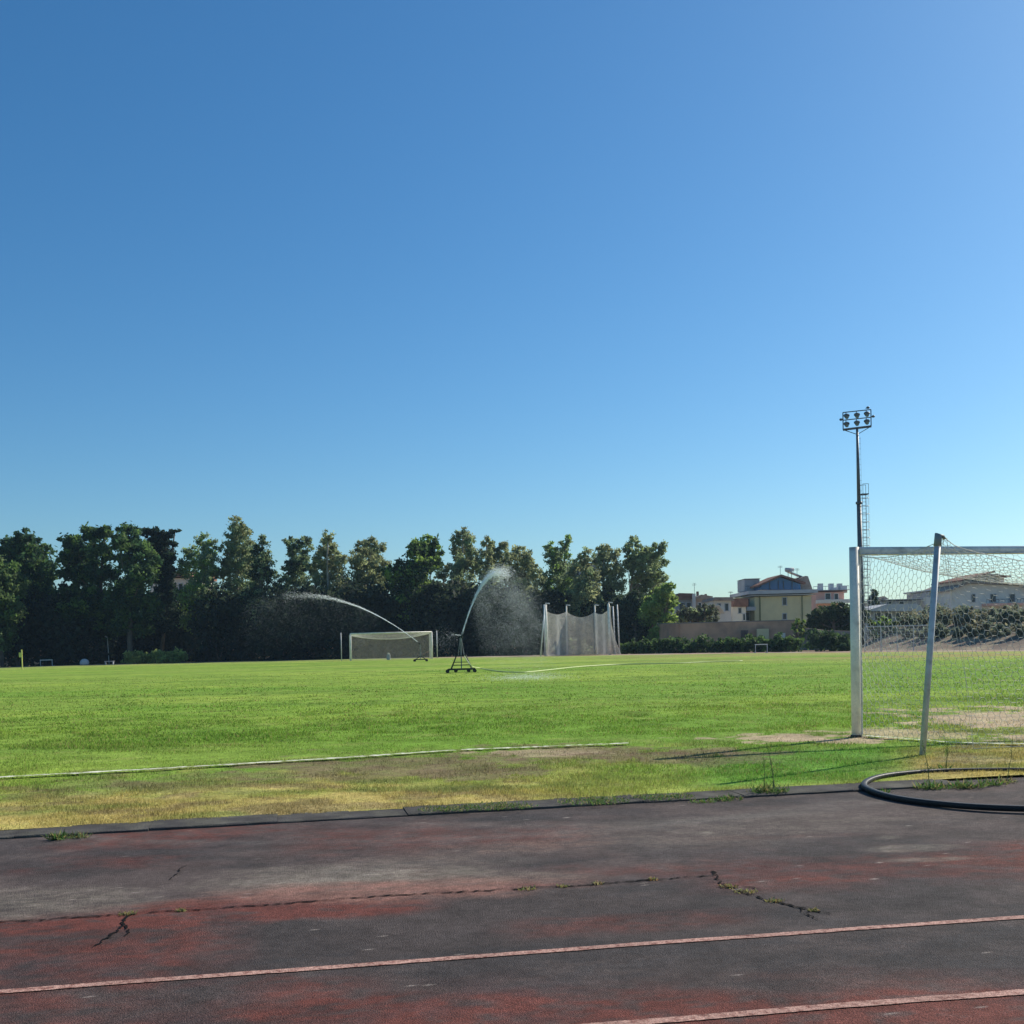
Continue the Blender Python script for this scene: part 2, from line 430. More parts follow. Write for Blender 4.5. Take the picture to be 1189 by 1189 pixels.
cr('track_crack', [(826, 1012), (831, 1018), (838, 1026), (856, 1033), (878, 1042), (900, 1047), (930, 1054), (965, 1062)], .013, 5, 'weedy dark crack slanting down right across the track')
cr('track_crack', [(152, 1062), (143, 1072), (137, 1081), (122, 1090), (109, 1101)], .012, 6, 'short forked dark crack on the red left of the track')
cr('track_crack', [(217, 1005), (208, 1014), (198, 1022)], .008, 7, 'tiny dark crack above the long crack')

cr('track_crack', [(143, 1072), (150, 1079), (149, 1087)], .009, 14, 'small side branch of the short forked crack')
cr('track_crack', [(856, 1033), (868, 1031), (884, 1034)], .008, 15, 'thin side branch near the top of the slanting crack')
cr('track_crack', [(930, 1054), (938, 1063), (952, 1069)], .007, 16, 'hairline branch near the foot of the slanting crack')

# white lines of the pitch
gz = lambda z: (lambda x, y: z)
tag(strip('goal_line', [(-200, 917), (0, 907), (200, 896), (380, 885), (528, 875)], .12, M['chalk'], .047, wob=.012, wvar=.35, step=.05, seed=9), 'faded white goal line left of the near goal', 'pitch line', kind='structure')
tag(strip('goal_line', [(536, 874.4), (730, 866.5)], .10, M['chalk'], .045, wob=.012, wvar=.6, step=.05, seed=10), 'faint middle stretch of the white goal line', 'pitch line', kind='structure')
tag(strip('goal_line', [(1003, 858), (1060, 862), (1100, 866), (1189, 868), (1300, 869)], .10, M['chalk'], .047, wob=.015, wvar=.6, step=.05, seed=11), 'broken white line at the foot of the near goal', 'pitch line', kind='structure')

# kerb: low weathered slabs between track and grass
kd = (kB-kA).normalized(); kn = Vector((-kd.y, kd.x, 0))
mb = MB(); s = -6.0; L_ = (kB-kA).length; r_ = random.Random(5)
while s < (G(1012, 912)-kA).length:
    ln = r_.uniform(.9, 1.1)
    p = kA + kd*s; q = kA + kd*(s+ln-.003)
    dz = r_.uniform(-.006, .006); j = r_.uniform(-.01, .01)
    h = .019 + dz*.5
    n = 6; prof = [(-.33, -.03), (-.33, h-.006), (-.318, h), (.05, h+.003), (.062, h-.006), (.062, -.03)]
    i0 = len(mb.v)
    for k in range(n+1):
        c = p.lerp(q, k/n)
        for (o_, z_) in prof:
            w = c + kn*(o_ + j + r_.uniform(-.006, .006)); mb.v.append((w.x, w.y, z_ + r_.uniform(-.003, .003)))
    m_ = len(prof)
    for k in range(n):
        for t in range(m_-1):
            a = i0+k*m_+t; mb.f.append((a, a+m_, a+m_+1, a+1))
    mb.f.append(tuple(i0+t for t in range(m_))); mb.f.append(tuple(i0+n*m_+t for t in range(m_))[::-1])
    s += ln
tag(mb.build('kerb', M['kerb']), 'low dark kerb between grass and track', 'kerb', kind='structure')

# ------------------------------------------------------------------ grass blades on the near pitch
def blades(n, y0, y1, amax, hmin, hmax, w0, w1, keepsoil=.12, power=2.0):
    t = rng.random(n)
    a = rng.uniform(-amax, amax, n)
    q = kc/(1-kslope*a)
    ys = np.maximum(q, y0)
    y = 1/((1/ys)*(1-t) + (1/y1)*t) if power == 2 else ys*(y1/ys)**t
    x = a*y
    col, soil = pitch_col(x, y)
    cl = fbm(x*2.2, y*2.2, 71)
    keep = rng.random(n) < (1 - (1-keepsoil)*soil)*(.35+1.1*sm(.3, .65, cl))
    x, y, col, cl = x[keep], y[keep], col[keep], cl[keep]
    n = len(x); h = rng.uniform(hmin, hmax, n)*(.5+1.0*cl); w = rng.uniform(w0, w1, n)*np.clip(y/12, .8, 3.0)
    az = rng.uniform(0, 2*math.pi, n); la = rng.uniform(0, 2*math.pi, n); ll = rng.uniform(.1, .75, n)*h
    z0 = np.full(n, .01)
    V = np.zeros((n, 3, 3))
    V[:, 0] = np.stack([x - np.cos(az)*w/2, y - np.sin(az)*w/2, z0], -1)
    V[:, 1] = np.stack([x + np.cos(az)*w/2, y + np.sin(az)*w/2, z0], -1)
    V[:, 2] = np.stack([x + np.cos(la)*ll, y + np.sin(la)*ll, z0 + h], -1)
    cc = col*rng.uniform(.6, 1.35, (n, 1))*(.75+.5*fbm(x*6, y*6, 77, 2))[:, None]
    dry = rng.random(n) < .10
    cc[dry] = np.array([.36, .30, .12])*rng.uniform(.7, 1.1, (dry.sum(), 1))
    return V.reshape(-1, 3), np.repeat(cc, 3, 0)
V1, c1 = blades(300000, 5, 24, .62, .018, .046, .005, .010)
V2, c2 = blades(120000, 16, 60, .60, .022, .05, .010, .018, .1)
tag(np_mesh('grass', np.concatenate([V1, V2]), 3, M['grass'], np.concatenate([c1, c2])), 'short patchy grass blades over the near half of the pitch', 'grass', kind='stuff')

# ------------------------------------------------------------------ foliage
DENS = 6.0
def leaf_cloud(blobs, size, dens, col, colv=.25, seed=0, elong=1.7, clump=.36, droop=0.0, alt=None, shell=.45):
    """blobs: (x,y,z,rx,ry,rz). leaf cards clustered into clumps spread through each blob"""
    g = np.random.default_rng(seed); VV = []; CC = []
    for (bx, by, bz, rx, ry, rz) in blobs:
        rm = (rx*ry*rz)**(1/3)
        n = int(dens*rm*rm/(size*size)*DENS); nc = max(5, int(13*rm/ max(clump, .2)**.5))
        d = g.normal(size=(nc, 3)); d /= np.linalg.norm(d, axis=1)[:, None]
        rad = shell + (1-shell)*g.random(nc)**.6
        rad *= 1 + .22*g.normal(size=nc)*.6
        cen = d*rad[:, None]*np.array([rx, ry, rz])
        cs = rm*clump*g.uniform(.45, 1.3, nc)
        ctint = g.uniform(1-colv, 1+colv, nc)
        k = g.integers(0, nc, n)
        P = cen[k] + g.normal(size=(n, 3))*cs[k][:, None]*np.array([.62, .62, .5])
        P += np.array([bx, by, bz]); 
        P[:, 2] = np.maximum(P[:, 2], .05)
        a = g.normal(size=(n, 3)); a[:, 2] -= droop; a /= np.linalg.norm(a, axis=1)[:, None]
        b = g.normal(size=(n, 3)); b -= (b*a).sum(1)[:, None]*a; b /= np.linalg.norm(b, axis=1)[:, None]
        s = size*g.uniform(.6, 1.35, n)[:, None]
        Q = np.stack([P - a*s*elong/2, P + b*s*.5, P + a*s*elong/2, P - b*s*.5], 1)
        VV.append(Q.reshape(-1, 3))
        c = np.zeros((n, 3)) + np.array(col)
        if alt is not None:
            w = (g.random(nc) < .35)[k]; c[w] = np.array(alt)
        c *= ctint[k][:, None]*g.uniform(.8, 1.2, (n, 1))
        CC.append(np.repeat(c, 4, 0))
    return np.concatenate(VV), np.concatenate(CC)

def px_blobs(bl, Y, seed, depth=1.0, zsq=1.0):
    r = random.Random(seed); out = []
    for b in bl:
        u, v, rp = b[:3]
        y = Y + r.uniform(-1, 1)*1.6*depth
        p = at(u, v, y); q = rp/F_PX*Y*(1.07 if v < 700 else 1.1)
        out.append((p.x, p.y, p.z, q*1.0, q*1.15*depth, q*(b[3] if len(b) > 3 else 1.0)*zsq))
    return out

def tree(name, label, Y, base_u, bl, col, alt=None, size=.165, dens=3.7, seed=1, tr=.22, bark='bark', group='trees along the far side', droop=0., shell=.4, clump=.30, cat='tree', elong=2.1, colv=.3):
    base = at(base_u, 750, Y); base.z = 0
    root = thing(name, label, cat, base, group)
    B = px_blobs(bl, Y, seed)
    V, c = leaf_cloud(B, size, dens, col, colv, seed, elong, clump, droop, alt, shell)
    np_mesh('crown', V, 4, M['leaf'], c, root)
    mb = MB(); r = random.Random(seed)
    top = max(B, key=lambda b: b[2])
    tp = Vector(top[:3]); n = 7; pts = []; rs = []
    for k in range(n):
        t = k/(n-1)
        p = base.lerp(tp, t); p += Vector((r.uniform(-1, 1), r.uniform(-1, 1), 0))*.22*math.sin(math.pi*t)
        pts.append(p); rs.append(tr*(1-.8*t)+.03)
    mb.tube(pts, rs, 8)
    for b in B:
        if b is top: continue
        e = Vector(b[:3]); t = min(.88, max(.18, (e.z/tp.z)*.68)); s = base.lerp(tp, t)
        m_ = s.lerp(e, .5) + Vector((r.uniform(-.2, .2), r.uniform(-.2, .2), -.12*(e-s).length))
        rr = tr*(1-.8*t)*.5
        mb.tube([s, m_, e], [rr, rr*.7, rr*.25], 5)
    mb.build('trunk', M[bark], root, smooth=True)
    return root

EUC = (.25, .325, .165); EUC2 = (.30, .345, .175); PINE = (.05, .105, .045); PINE2 = (.12, .20, .055); DARK = (.06, .095, .05); LIME = (.24, .36, .08); OLIVE = (.29, .315, .155)

tree('pine_tree', 'round topped pine at the far left edge behind a paler tree', 128, 28, [(28, 632, 15), (10, 640, 15), (46, 644, 12), (24, 655, 20), (46, 668, 18), (28, 690, 24), (10, 672, 14), (30, 716, 24, .9), (55, 700, 15)], PINE, PINE2, seed=11, size=.24, dens=6.5)
tree('leafy_tree', 'light green bushy tree cut by the left edge of the photo', 121, 2, [(6, 667, 14), (14, 682, 13), (-8, 662, 16), (-10, 690, 18), (6, 705, 16), (-4, 730, 18)], (.13, .19, .07), PINE2, seed=12, size=.2, dens=6)
tree('pine_tree', 'pale pine left of the frame edge in the tree row', 134, -40, [(-40, 640, 22), (-62, 655, 20), (-28, 668, 18), (-45, 690, 28), (-75, 700, 26)], PINE, PINE2, seed=13, dens=6)
tree('pine_tree', 'broad dark umbrella pine, largest crown of the left cluster', 127, 108, [(84, 633, 13, .8), (106, 621, 12, .8), (122, 618, 9), (96, 644, 15, .7), (118, 640, 15, .7), (76, 648, 10, .7), (90, 662, 20, .7), (118, 664, 18, .7), (80, 690, 16, .8), (108, 692, 22, .7), (95, 712, 24, .8), (125, 715, 20)], PINE, PINE2, seed=14, size=.22, dens=7.5, tr=.35, shell=.3)
tree('pine_tree', 'green lit pine with tiers of foliage right of the broad dark pine', 124, 150, [(149, 619, 11, .9), (138, 630, 10, .8), (160, 638, 14, .8), (172, 650, 12, .8), (146, 652, 15, .7), (166, 668, 16, .8), (150, 682, 18, .7), (143, 700, 16), (168, 705, 18), (155, 724, 20, .7)], PINE, PINE2, seed=15, size=.22, dens=7, tr=.3, shell=.3)
tree('cedar_tree', 'spiky dark cedar whose top branches reach to the right', 130, 186, [(168, 618, 6, .8), (180, 618, 7, .7), (176, 630, 10, .7), (192, 622, 9, .5), (203, 617, 5, .4), (190, 636, 13, .6), (202, 632, 5, .5), (184, 650, 14, .7), (198, 648, 9, .6), (190, 668, 14, .8), (195, 690, 13), (186, 712, 18)], (.022, .042, .026), (.03, .055, .028), seed=16, size=.2, dens=7.5, shell=.2, clump=.3)
tree('eucalyptus_tree', 'eucalyptus with twin tops right of the spiky cedar', 128, 234, [(236, 630, 8, 1.2), (246, 638, 9, 1.1), (224, 645, 10), (240, 652, 12), (214, 658, 9), (229, 664, 12), (250, 668, 10), (236, 682, 15), (222, 692, 13), (246, 700, 14), (230, 715, 18)], EUC, LIME, seed=17, bark='palebark')
tree('eucalyptus_tree', 'tallest slender eucalyptus of the row with a narrow rounded top', 130, 276, [(275, 611, 9, 1.1), (282, 619, 8), (270, 624, 8), (278, 630, 11, 1.2), (288, 634, 7), (266, 638, 8), (276, 648, 13), (288, 652, 9), (264, 658, 10), (280, 668, 15), (272, 690, 17), (282, 710, 18)], EUC, OLIVE, seed=18, bark='palebark')
tree('eucalyptus_tree', 'dark green column shaped tree right of the tallest eucalyptus', 125, 305, [(304, 633, 8, 1.2), (302, 646, 10), (309, 654, 9), (300, 662, 11), (312, 668, 8), (304, 680, 13), (298, 698, 15), (310, 714, 17)], (.05, .085, .035), EUC, seed=19)
tree('eucalyptus_tree', 'two headed eucalyptus left of the pale brown topped tree', 127, 347, [(339, 633, 8, 1.15), (353, 634, 9, 1.1), (346, 648, 11), (338, 658, 9), (356, 656, 9), (346, 668, 13), (330, 682, 12), (352, 690, 15), (340, 708, 18), (322, 705, 14)], EUC, (.055, .085, .04), seed=20, bark='palebark')
tree('eucalyptus_tree', 'pointed tree with a pale brownish top', 125, 380, [(381, 625, 6, 1.3), (378, 636, 9), (388, 643, 9), (374, 648, 9), (395, 652, 7), (368, 660, 10), (384, 662, 13), (394, 676, 12), (372, 684, 14), (386, 704, 18)], EUC2, OLIVE, seed=21, bark='palebark')
tree('eucalyptus_tree', 'airy olive eucalyptus with a flat twin top behind the far goal', 129, 429, [(419, 634, 7), (432, 632, 7), (442, 636, 7), (428, 646, 12), (414, 650, 9), (441, 654, 9), (424, 664, 14), (438, 676, 12), (412, 684, 14), (428, 700, 18)], EUC2, OLIVE, seed=22, bark='palebark', dens=4.4)
tree('leafy_tree', 'dense dark green tree with a bright green top over the far goal', 124, 488, [(500, 630, 8, 1.1), (494, 638, 9), (506, 641, 7), (482, 636, 8), (486, 650, 14), (502, 654, 9), (470, 660, 12), (456, 664, 9), (488, 670, 16), (462, 680, 14), (478, 696, 19), (500, 690, 13), (490, 716, 19)], (.05, .09, .032), LIME, seed=23, size=.24, dens=6.3)
tree('eucalyptus_tree', 'airy tall eucalyptus left of the water jet top', 130, 536, [(537, 622, 8), (529, 628, 6), (546, 629, 8, 1.1), (533, 640, 9), (548, 643, 7), (540, 655, 12), (526, 660, 9), (551, 660, 9), (536, 674, 14), (524, 690, 13), (544, 702, 17), (514, 664, 8)], EUC, OLIVE, seed=24, bark='palebark', dens=3.8)
tree('eucalyptus_tree', 'loose eucalyptus directly behind the water jet top', 127, 572, [(565, 632, 6, 1.3), (575, 640, 8), (584, 637, 6, 1.2), (564, 648, 9), (578, 654, 11), (588, 652, 7), (568, 668, 12), (584, 674, 12), (574, 694, 17), (562, 710, 16)], EUC2, OLIVE, seed=25, bark='palebark', dens=4.6)
tree('eucalyptus_tree', 'brownish olive tree between the water jet and the throwing cage', 124, 606, [(600, 642, 8), (592, 648, 8), (611, 649, 9), (604, 660, 12), (620, 662, 8), (596, 672, 13), (614, 676, 13), (606, 694, 18), (620, 706, 14), (596, 716, 17)], OLIVE, EUC2, seed=26)
tree('eucalyptus_tree', 'tree with two round tufts above the left of the throwing cage', 129, 648, [(656, 631, 7, 1.25), (638, 638, 8), (650, 642, 7), (643, 650, 9), (660, 644, 5), (646, 664, 13), (634, 674, 11), (656, 680, 13), (640, 700, 18), (654, 712, 16)], EUC, LIME, seed=27)
tree('eucalyptus_tree', 'low tree in front of the flat roof above the throwing cage', 122, 676, [(683, 645, 6, 1.2), (674, 650, 7), (670, 664, 10), (685, 666, 10), (676, 684, 15), (690, 694, 12), (670, 706, 16)], OLIVE, EUC, seed=28)
tree('eucalyptus_tree', 'rounded olive tree right of the flat roof above the cage', 125, 704, [(701, 641, 8, 1.1), (713, 642, 7, 1.1), (697, 652, 9), (710, 656, 11), (718, 664, 7), (702, 672, 12), (714, 684, 11), (700, 700, 16), (716, 712, 14)], EUC2, OLIVE, seed=29, bark='palebark')
tree('eucalyptus_tree', 'tall open grey green tree with a leaning trunk at the right end of the row', 127, 728, [(734, 631, 7), (729, 640, 6), (742, 636, 5), (750, 642, 9), (738, 650, 8), (762, 640, 7), (769, 637, 6, 1.2), (754, 654, 11), (768, 652, 7), (738, 664, 9), (758, 668, 10), (744, 678, 10), (768, 672, 7), (744, 648, 8), (750, 664, 9), (760, 652, 8), (732, 654, 8), (742, 690, 10), (756, 684, 11)], (.27, .34, .165), (.24, .31, .12), seed=30, bark='palebark', dens=4.2, tr=.2)
tree('willow_tree', 'yellow green bushy tree reaching the ground left of the brick wall', 118, 768, [(777, 684, 7, 1.3), (768, 692, 9), (780, 698, 7), (774, 710, 9), (760, 702, 12), (776, 724, 10), (768, 736, 12), (752, 712, 14)], (.30, .40, .11), LIME, seed=31, dens=5.5)
tree('leafy_tree', 'dark low tree between the throwing cage and the yellow green tree', 121, 738, [(740, 700, 14), (726, 708, 13), (750, 716, 14), (735, 724, 16), (752, 736, 12), (722, 736, 12)], DARK, (.05, .075, .035), seed=32, dens=6.5)

# dark understorey shrubs between the trunks, each its own plant
us = [(20, 715, 24), (62, 722, 24), (100, 728, 20), (140, 726, 24), (182, 722, 22), (218, 720, 22), (254, 716, 24), (290, 714, 24), (326, 714, 26), (362, 712, 26), (398, 710, 26), (434, 712, 26), (468, 708, 26), (504, 706, 26), (540, 708, 26), (576, 708, 26), (610, 708, 24), (640, 710, 22), (668, 714, 20), (696, 714, 20)]
where = ['at the far left under the round pine', 'under the gap left of the broad dark pine', 'under the broad dark pine', 'under the tiered green pine', 'below the spiky cedar', 'below the twin topped eucalyptus', 'left of the tallest eucalyptus trunk', 'under the dark column shaped tree', 'in the gap left of the two headed eucalyptus', 'under the two headed eucalyptus', 'below the pale brown topped tree', 'behind the left post of the far goal', 'behind the middle of the far goal', 'just right of the far goal', 'behind the tall sprinkler cart', 'behind the falling spray of the tall jet', 'left of the throwing cage stays', 'behind the left post of the throwing cage', 'behind the middle of the throwing cage', 'behind the right post of the throwing cage']
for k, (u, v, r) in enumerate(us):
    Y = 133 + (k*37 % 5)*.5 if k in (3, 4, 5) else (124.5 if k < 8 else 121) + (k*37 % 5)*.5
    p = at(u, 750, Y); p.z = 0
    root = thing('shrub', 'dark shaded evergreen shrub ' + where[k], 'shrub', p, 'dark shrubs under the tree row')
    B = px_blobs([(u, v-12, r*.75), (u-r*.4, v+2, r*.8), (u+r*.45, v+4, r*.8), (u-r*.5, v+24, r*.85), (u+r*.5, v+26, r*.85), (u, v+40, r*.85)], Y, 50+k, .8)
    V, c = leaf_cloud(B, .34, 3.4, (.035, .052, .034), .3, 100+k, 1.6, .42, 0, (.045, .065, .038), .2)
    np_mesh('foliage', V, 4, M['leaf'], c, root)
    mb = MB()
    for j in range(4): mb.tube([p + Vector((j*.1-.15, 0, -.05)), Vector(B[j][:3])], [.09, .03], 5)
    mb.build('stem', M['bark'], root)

# hedges
def hedge(label, pts, h, w, size, col, seed, alt=None, dens=5, name='hedge', hv=.25):
    r = random.Random(seed); B = []
    for (a, b) in zip(pts, pts[1:]):
        n = max(2, int((b-a).length/(w*.42)))
        for k in range(n):
            p = a.lerp(b, k/n); hh = h*(1 + r.uniform(-hv, hv))
            B.append((p.x, p.y + r.uniform(-.2, .2), hh*.5, w*.5, w*.5, hh*.52))
    V, c = leaf_cloud(B, size, dens, col, .3, seed, 1.6, .4, 0, alt, .3)
    root = thing(name, label, 'hedge', pts[0])
    np_mesh('foliage', V, 4, M['leaf'], c, root)
    mb = MB()
    for b in B[::2]: mb.tube([(b[0], b[1], -.05), (b[0]+.1, b[1], b[5])], [.05, .02], 5)
    mb.tube([(b[0], b[1], -.04) for b in B], .05, 5)
    mb.build('stem', M['bark'], root)
    return root
def E(u, k):   # point just outside the far rim of the pitch
    a = (u-U0)/F_PX; y = float(far_y(np.array([a]))[0])*k; return Vector((a*y, y, 0))
hedge('long low dark hedge in front of the brick wall', [E(728, 1.085), E(800, 1.09), E(860, 1.09), E(930, 1.09)], 1.25, 1.5, .2, (.06, .11, .04), 201, (.11, .18, .05))
hedge('short rounded dark hedge beside the floodlight mast', [E(948, 1.09), E(992, 1.085)], 1.55, 1.7, .2, (.06, .10, .045), 202, (.09, .15, .05))
hedge('clipped pale green hedge under the left trees', [E(152, 1.03), E(218, 1.03)], 1.25, 1.4, .2, (.34, .40, .13), 203, (.38, .42, .14), hv=.08)
hedge('dark hedge right of the clipped pale hedge', [E(232, 1.09), E(285, 1.09)], 1.0, 1.4, .2, (.035, .055, .026), 204)
hedge('sparse shrubs growing behind the throwing cage', [E(652, 1.09), E(682, 1.09)], 1.3, 1.4, .2, (.09, .11, .05), 205, EUC, dens=3.5)

# ------------------------------------------------------------------ perimeter wall
def wall_run(name, label, pts, h, m, th=.3, cap=True, heights=None):
    root = thing(name, label, 'wall', pts[0])
    mb = MB(); cb = MB(); 
    for k, (a, b) in enumerate(zip(pts, pts[1:])):
        d = (b-a).normalized(); nrm = Vector((-d.y, d.x, 0))*th/2
        h0 = heights[k] if heights else h; h1 = heights[k+1] if heights else h
        i = len(mb.v)
        for p, hh in ((a, h0), (b, h1)):
            for s_ in (-1, 1):
                q = p + nrm*s_; mb.v += [(q.x, q.y, -.1), (q.x, q.y, hh)]
        mb.f += [(i, i+4, i+5, i+1), (i+2, i+3, i+7, i+6), (i+1, i+5, i+7, i+3), (i, i+1, i+3, i+2), (i+4, i+6, i+7, i+5)]
        if cap:
            i = len(cb.v)
            for p, hh in ((a, h0), (b, h1)):
                for s_ in (-1.25, 1.25):
                    q = p + nrm*s_; cb.v += [(q.x, q.y, hh+.003), (q.x, q.y, hh+.09)]
            cb.f += [(i, i+4, i+5, i+1), (i+2, i+3, i+7, i+6), (i+1, i+5, i+7, i+3), (i, i+2, i+6, i+4), (i, i+1, i+3, i+2), (i+4, i+6, i+7, i+5)]
    mb.build('masonry', m, root)
    if cap: cb.build('coping', M['wall_grey'], root)
    return root
def X(u, y): p = at(u, 750, y); return Vector((p.x, y, 0))
wr = wall_run('boundary_wall', 'long reddish brown wall behind the hedge and the trees', [X(-330, 150), X(-20, 142), X(330, 138), X(600, 132), X(752, 122), X(790, 109), X(924, 107)], 2.75, M['brick'], heights=[3.6, 3.5, 3.2, 3.0, 2.9, 2.75, 2.75])
# old doorway and panels in the wall
db = MB(); p = X(880, 106.6); q = X(894, 106.55)
db.box(p.x, q.x, 106.86, 107.02, .6, 2.05); db.build('blocked_doorway', M['cream'], wr)
db = MB(); p = X(861, 107); db.box(p.x, p.x+.65, 106.98, 107.2, .5, 1.95); db.build('stained_panel', mat('stain', (.12, .09, .085), .95, .1), wr)
db = MB(); p = X(908, 106.6); db.box(p.x, p.x+.4, 106.84, 107.0, .5, 1.6); db.build('pale_panel', M['offwhite'], wr)
wall_run('boundary_wall', 'lower grey sloping wall right of the reddish brown wall', [X(926, 106), X(958, 104), X(1012, 100)], 2, M['wall_grey'], cap=False, heights=[2.15, 1.75, 1.5])

# plants behind the wall
tree('bush', 'grey green rounded bush over the left of the brick wall', 114, 812, [(806, 712, 9), (818, 710, 9), (796, 715, 8), (828, 716, 7), (812, 722, 10)], (.10, .115, .075), EUC, seed=41, cat='bush', group='bushes behind the wall', dens=5)
tree('fig_tree', 'large dark spreading fig over the grey wall', 109, 962, [(958, 712, 9), (970, 709, 9), (982, 712, 9), (946, 718, 8), (966, 720, 12), (984, 724, 11), (950, 728, 9), (940, 724, 5), (972, 733, 10), (996, 716, 10)], (.045, .075, .03), (.07, .10, .04), seed=42, cat='tree', group='bushes behind the wall', dens=6.5)
tree('bush', 'small lime green bush at the end of the brick wall', 105, 926, [(926, 722, 4), (929, 727, 5), (923, 728, 4), (928, 735, 5)], (.16, .20, .05), LIME, seed=43, cat='bush', group='bushes behind the wall')
tree('cypress_tree', 'small dark cypress tip between white houses', 140, 1015, [(1015, 688, 2.4, 1.6), (1015, 693, 4.2, 1.2), (1015, 699, 5.6, 1.1), (1015, 706, 6.4)], (.025, .045, .025), seed=44, group='bushes behind the wall', size=.2, dens=7)

# ------------------------------------------------------------------ houses
def zat(u, v, y): return at(u, v, y).z
class House:
    def __init__(s, name, label, Y, uc, cat='house'):
        s.Y = Y; p = X(uc, Y); s.root = thing(name, label, cat, p)
    def r(s, u0, u1, v0, v1, dy0=0., dy1=8., mb=None):         # box from a measured facade rectangle
        a = at(u0, v1, s.Y); b = at(u1, v0, s.Y); z0 = a.z if v1 < 760 else -.1
        mb = mb or MB(); mb.box(a.x, b.x, s.Y+dy0, s.Y+dy1, z0, b.z); return mb
    def part(s, name, m, *a, parent=None, **k): return s.r(*a, **k).build(name, M[m], parent or s.root)
    def win(s, u0, u1, v0, v1, m='darkwin', fr='conc', name='window', dy=0.):
        a = at(u0, v1, s.Y); b = at(u1, v0, s.Y); t = .09
        f = MB(); y0 = s.Y+dy-.06; y1 = s.Y+dy+.05
        f.box(a.x-t, a.x, y0, y1, a.z, b.z); f.box(b.x, b.x+t, y0, y1, a.z, b.z)
        f.box(a.x-t, b.x+t, y0, y1, b.z, b.z+t); f.box(a.x-t*1.5, b.x+t*1.5, y0-.06, y1, a.z-t, a.z)
        o = f.build(name, M[fr], s.root)
        MB().box(a.x, b.x, s.Y+dy-.02, s.Y+dy+.03, a.z, b.z).build('pane', M[m], o)
        return o
    def gable(s, name, m, pts, dy0, dy1, parent=None):
        P = [at(u, v, s.Y) for u, v in pts]
        return MB().prism([(p.x, p.z) for p in P], s.Y+dy0, s.Y+dy1).build(name, M[m], parent or s.root)
    def rail(s, u0, u1, v0, v1, dy, n=8, m='conc', name='railing', solid=0):
        a = at(u0, v1, s.Y); b = at(u1, v0, s.Y); mb = MB(); y = s.Y+dy
        mb.tube([(a.x, y, b.z), (b.x, y, b.z)], .05, 6)
        for k in range(n+1):
            x = a.x + (b.x-a.x)*k/n; mb.tube([(x, y, a.z), (x, y, b.z)], .03, 5)
        return mb.build(name, M[m], s.root)
    def antenna(s, u, v0, v1, dy=3):
        a = at(u, v1, s.Y+dy); b = at(u, v0, s.Y+dy); mb = MB()
        mb.tube([a, b], .03, 5)
        for k, w in ((.98, .5), (.9, .7), (.82, .6)):
            z = a.z+(b.z-a.z)*k; mb.tube([(a.x-w/2, a.y, z), (a.x+w/2, a.y, z)], .015, 4)
        return mb.build('antenna', M['steel'], s.root)

# yellow apartment house with the blue glazed gable
h = House('apartment_house', 'cream three storey house with blue glazed gable and rooftop solar heater', 150, 905)
h.part('wall', 'cream', 877.5, 942, 691.5, 780, 0, 11)
h.part('corner_pier', 'cream', 868, 877, 691.6, 780, 3, 10.9)
h.part('parapet', 'conc', 867, 947.5, 684.5, 690.4, -1.0, 11.6)
h.part('slab_edge', 'conc', 870, 946, 690.45, 691.45, -.7, 11.3)
h.gable('glazed_gable', 'blueglass', [(885, 684.4), (885, 679.5), (907, 670), (931, 678), (931, 684.4)], .6, 5)
g_ = h.gable('roof', 'tile', [(880.5, 681), (880.5, 679), (907, 667), (935, 676), (935, 678), (907, 669.4)], -.2, 8)
h.part('stair_tower', 'greyw', 874, 892, 669.8, 684.4, 5.2, 10)
h.part('tower_roof', 'tilepale', 873.5, 893, 669.0, 669.75, 5.0, 10.2)
h.gable('side_roof', 'tilepale', [(931.5, 684.3), (931.5, 671), (938, 668), (941, 668.5), (946.5, 684.3)], 1.2, 8)
for u in (895, 905, 911, 921): a = at(u, 684, 150); MB().box(a.x-.05, a.x+.05, 150.53, 150.62, a.z, a.z+1.15).build('mullion', M['steel'], h.root)

for (u, v0, v1) in ((911, 694, 702.5), (911, 712.5, 719)): h.win(u-2, u+2, v0, v1)
h.win(869, 875.5, 694, 704, dy=3); h.win(869.5, 875.5, 711, 720, dy=3)
h.part('balcony', 'conc', 866.5, 877, 704.5, 709, -.4, 2.95)
for u in (882, 931):
    mb = MB(); a = at(u, 691.5, 150); mb.tube([(a.x, 149.9, 0), (a.x, 149.9, a.z)], .09, 6); mb.build('downpipe', mat('downpipe_green', (.2, .21, .10), .7, .2), h.root)
p = at(917, 661.5, 153); sh = MB().tube([p+Vector((-.6, 0, 0)), p+Vector((.55, .1, 0))], .28, 10).build('water_tank', M['conc'], h.root, True)
mb = MB(); a = at(916.5, 663.5, 153); b = at(933, 670.5, 153)
mb.v += [(a.x, 152.6, a.z), (b.x, 152.2, b.z), (b.x, 154.4, b.z+.1), (a.x, 154.8, a.z+.1)] + [(a.x, 152.6, a.z-.1), (b.x, 152.2, b.z-.1), (b.x, 154.4, b.z), (a.x, 154.8, a.z)]
mb.f += [(0, 1, 2, 3), (7, 6, 5, 4), (0, 4, 5, 1), (1, 5, 6, 2), (2, 6, 7, 3), (3, 7, 4, 0)]
mb.build('solar_panel', M['panel'], h.root)
mb = MB()
for u in (915, 919): a = at(u, 663, 153); mb.tube([(a.x, 153, a.z), (a.x, 153, a.z-1.4)], .04, 5)
mb.build('tank_stand', M['steel'], h.root)
h.antenna(906, 657, 668); h.antenna(925.5, 660, 672); h.antenna(868.5, 680, 686)

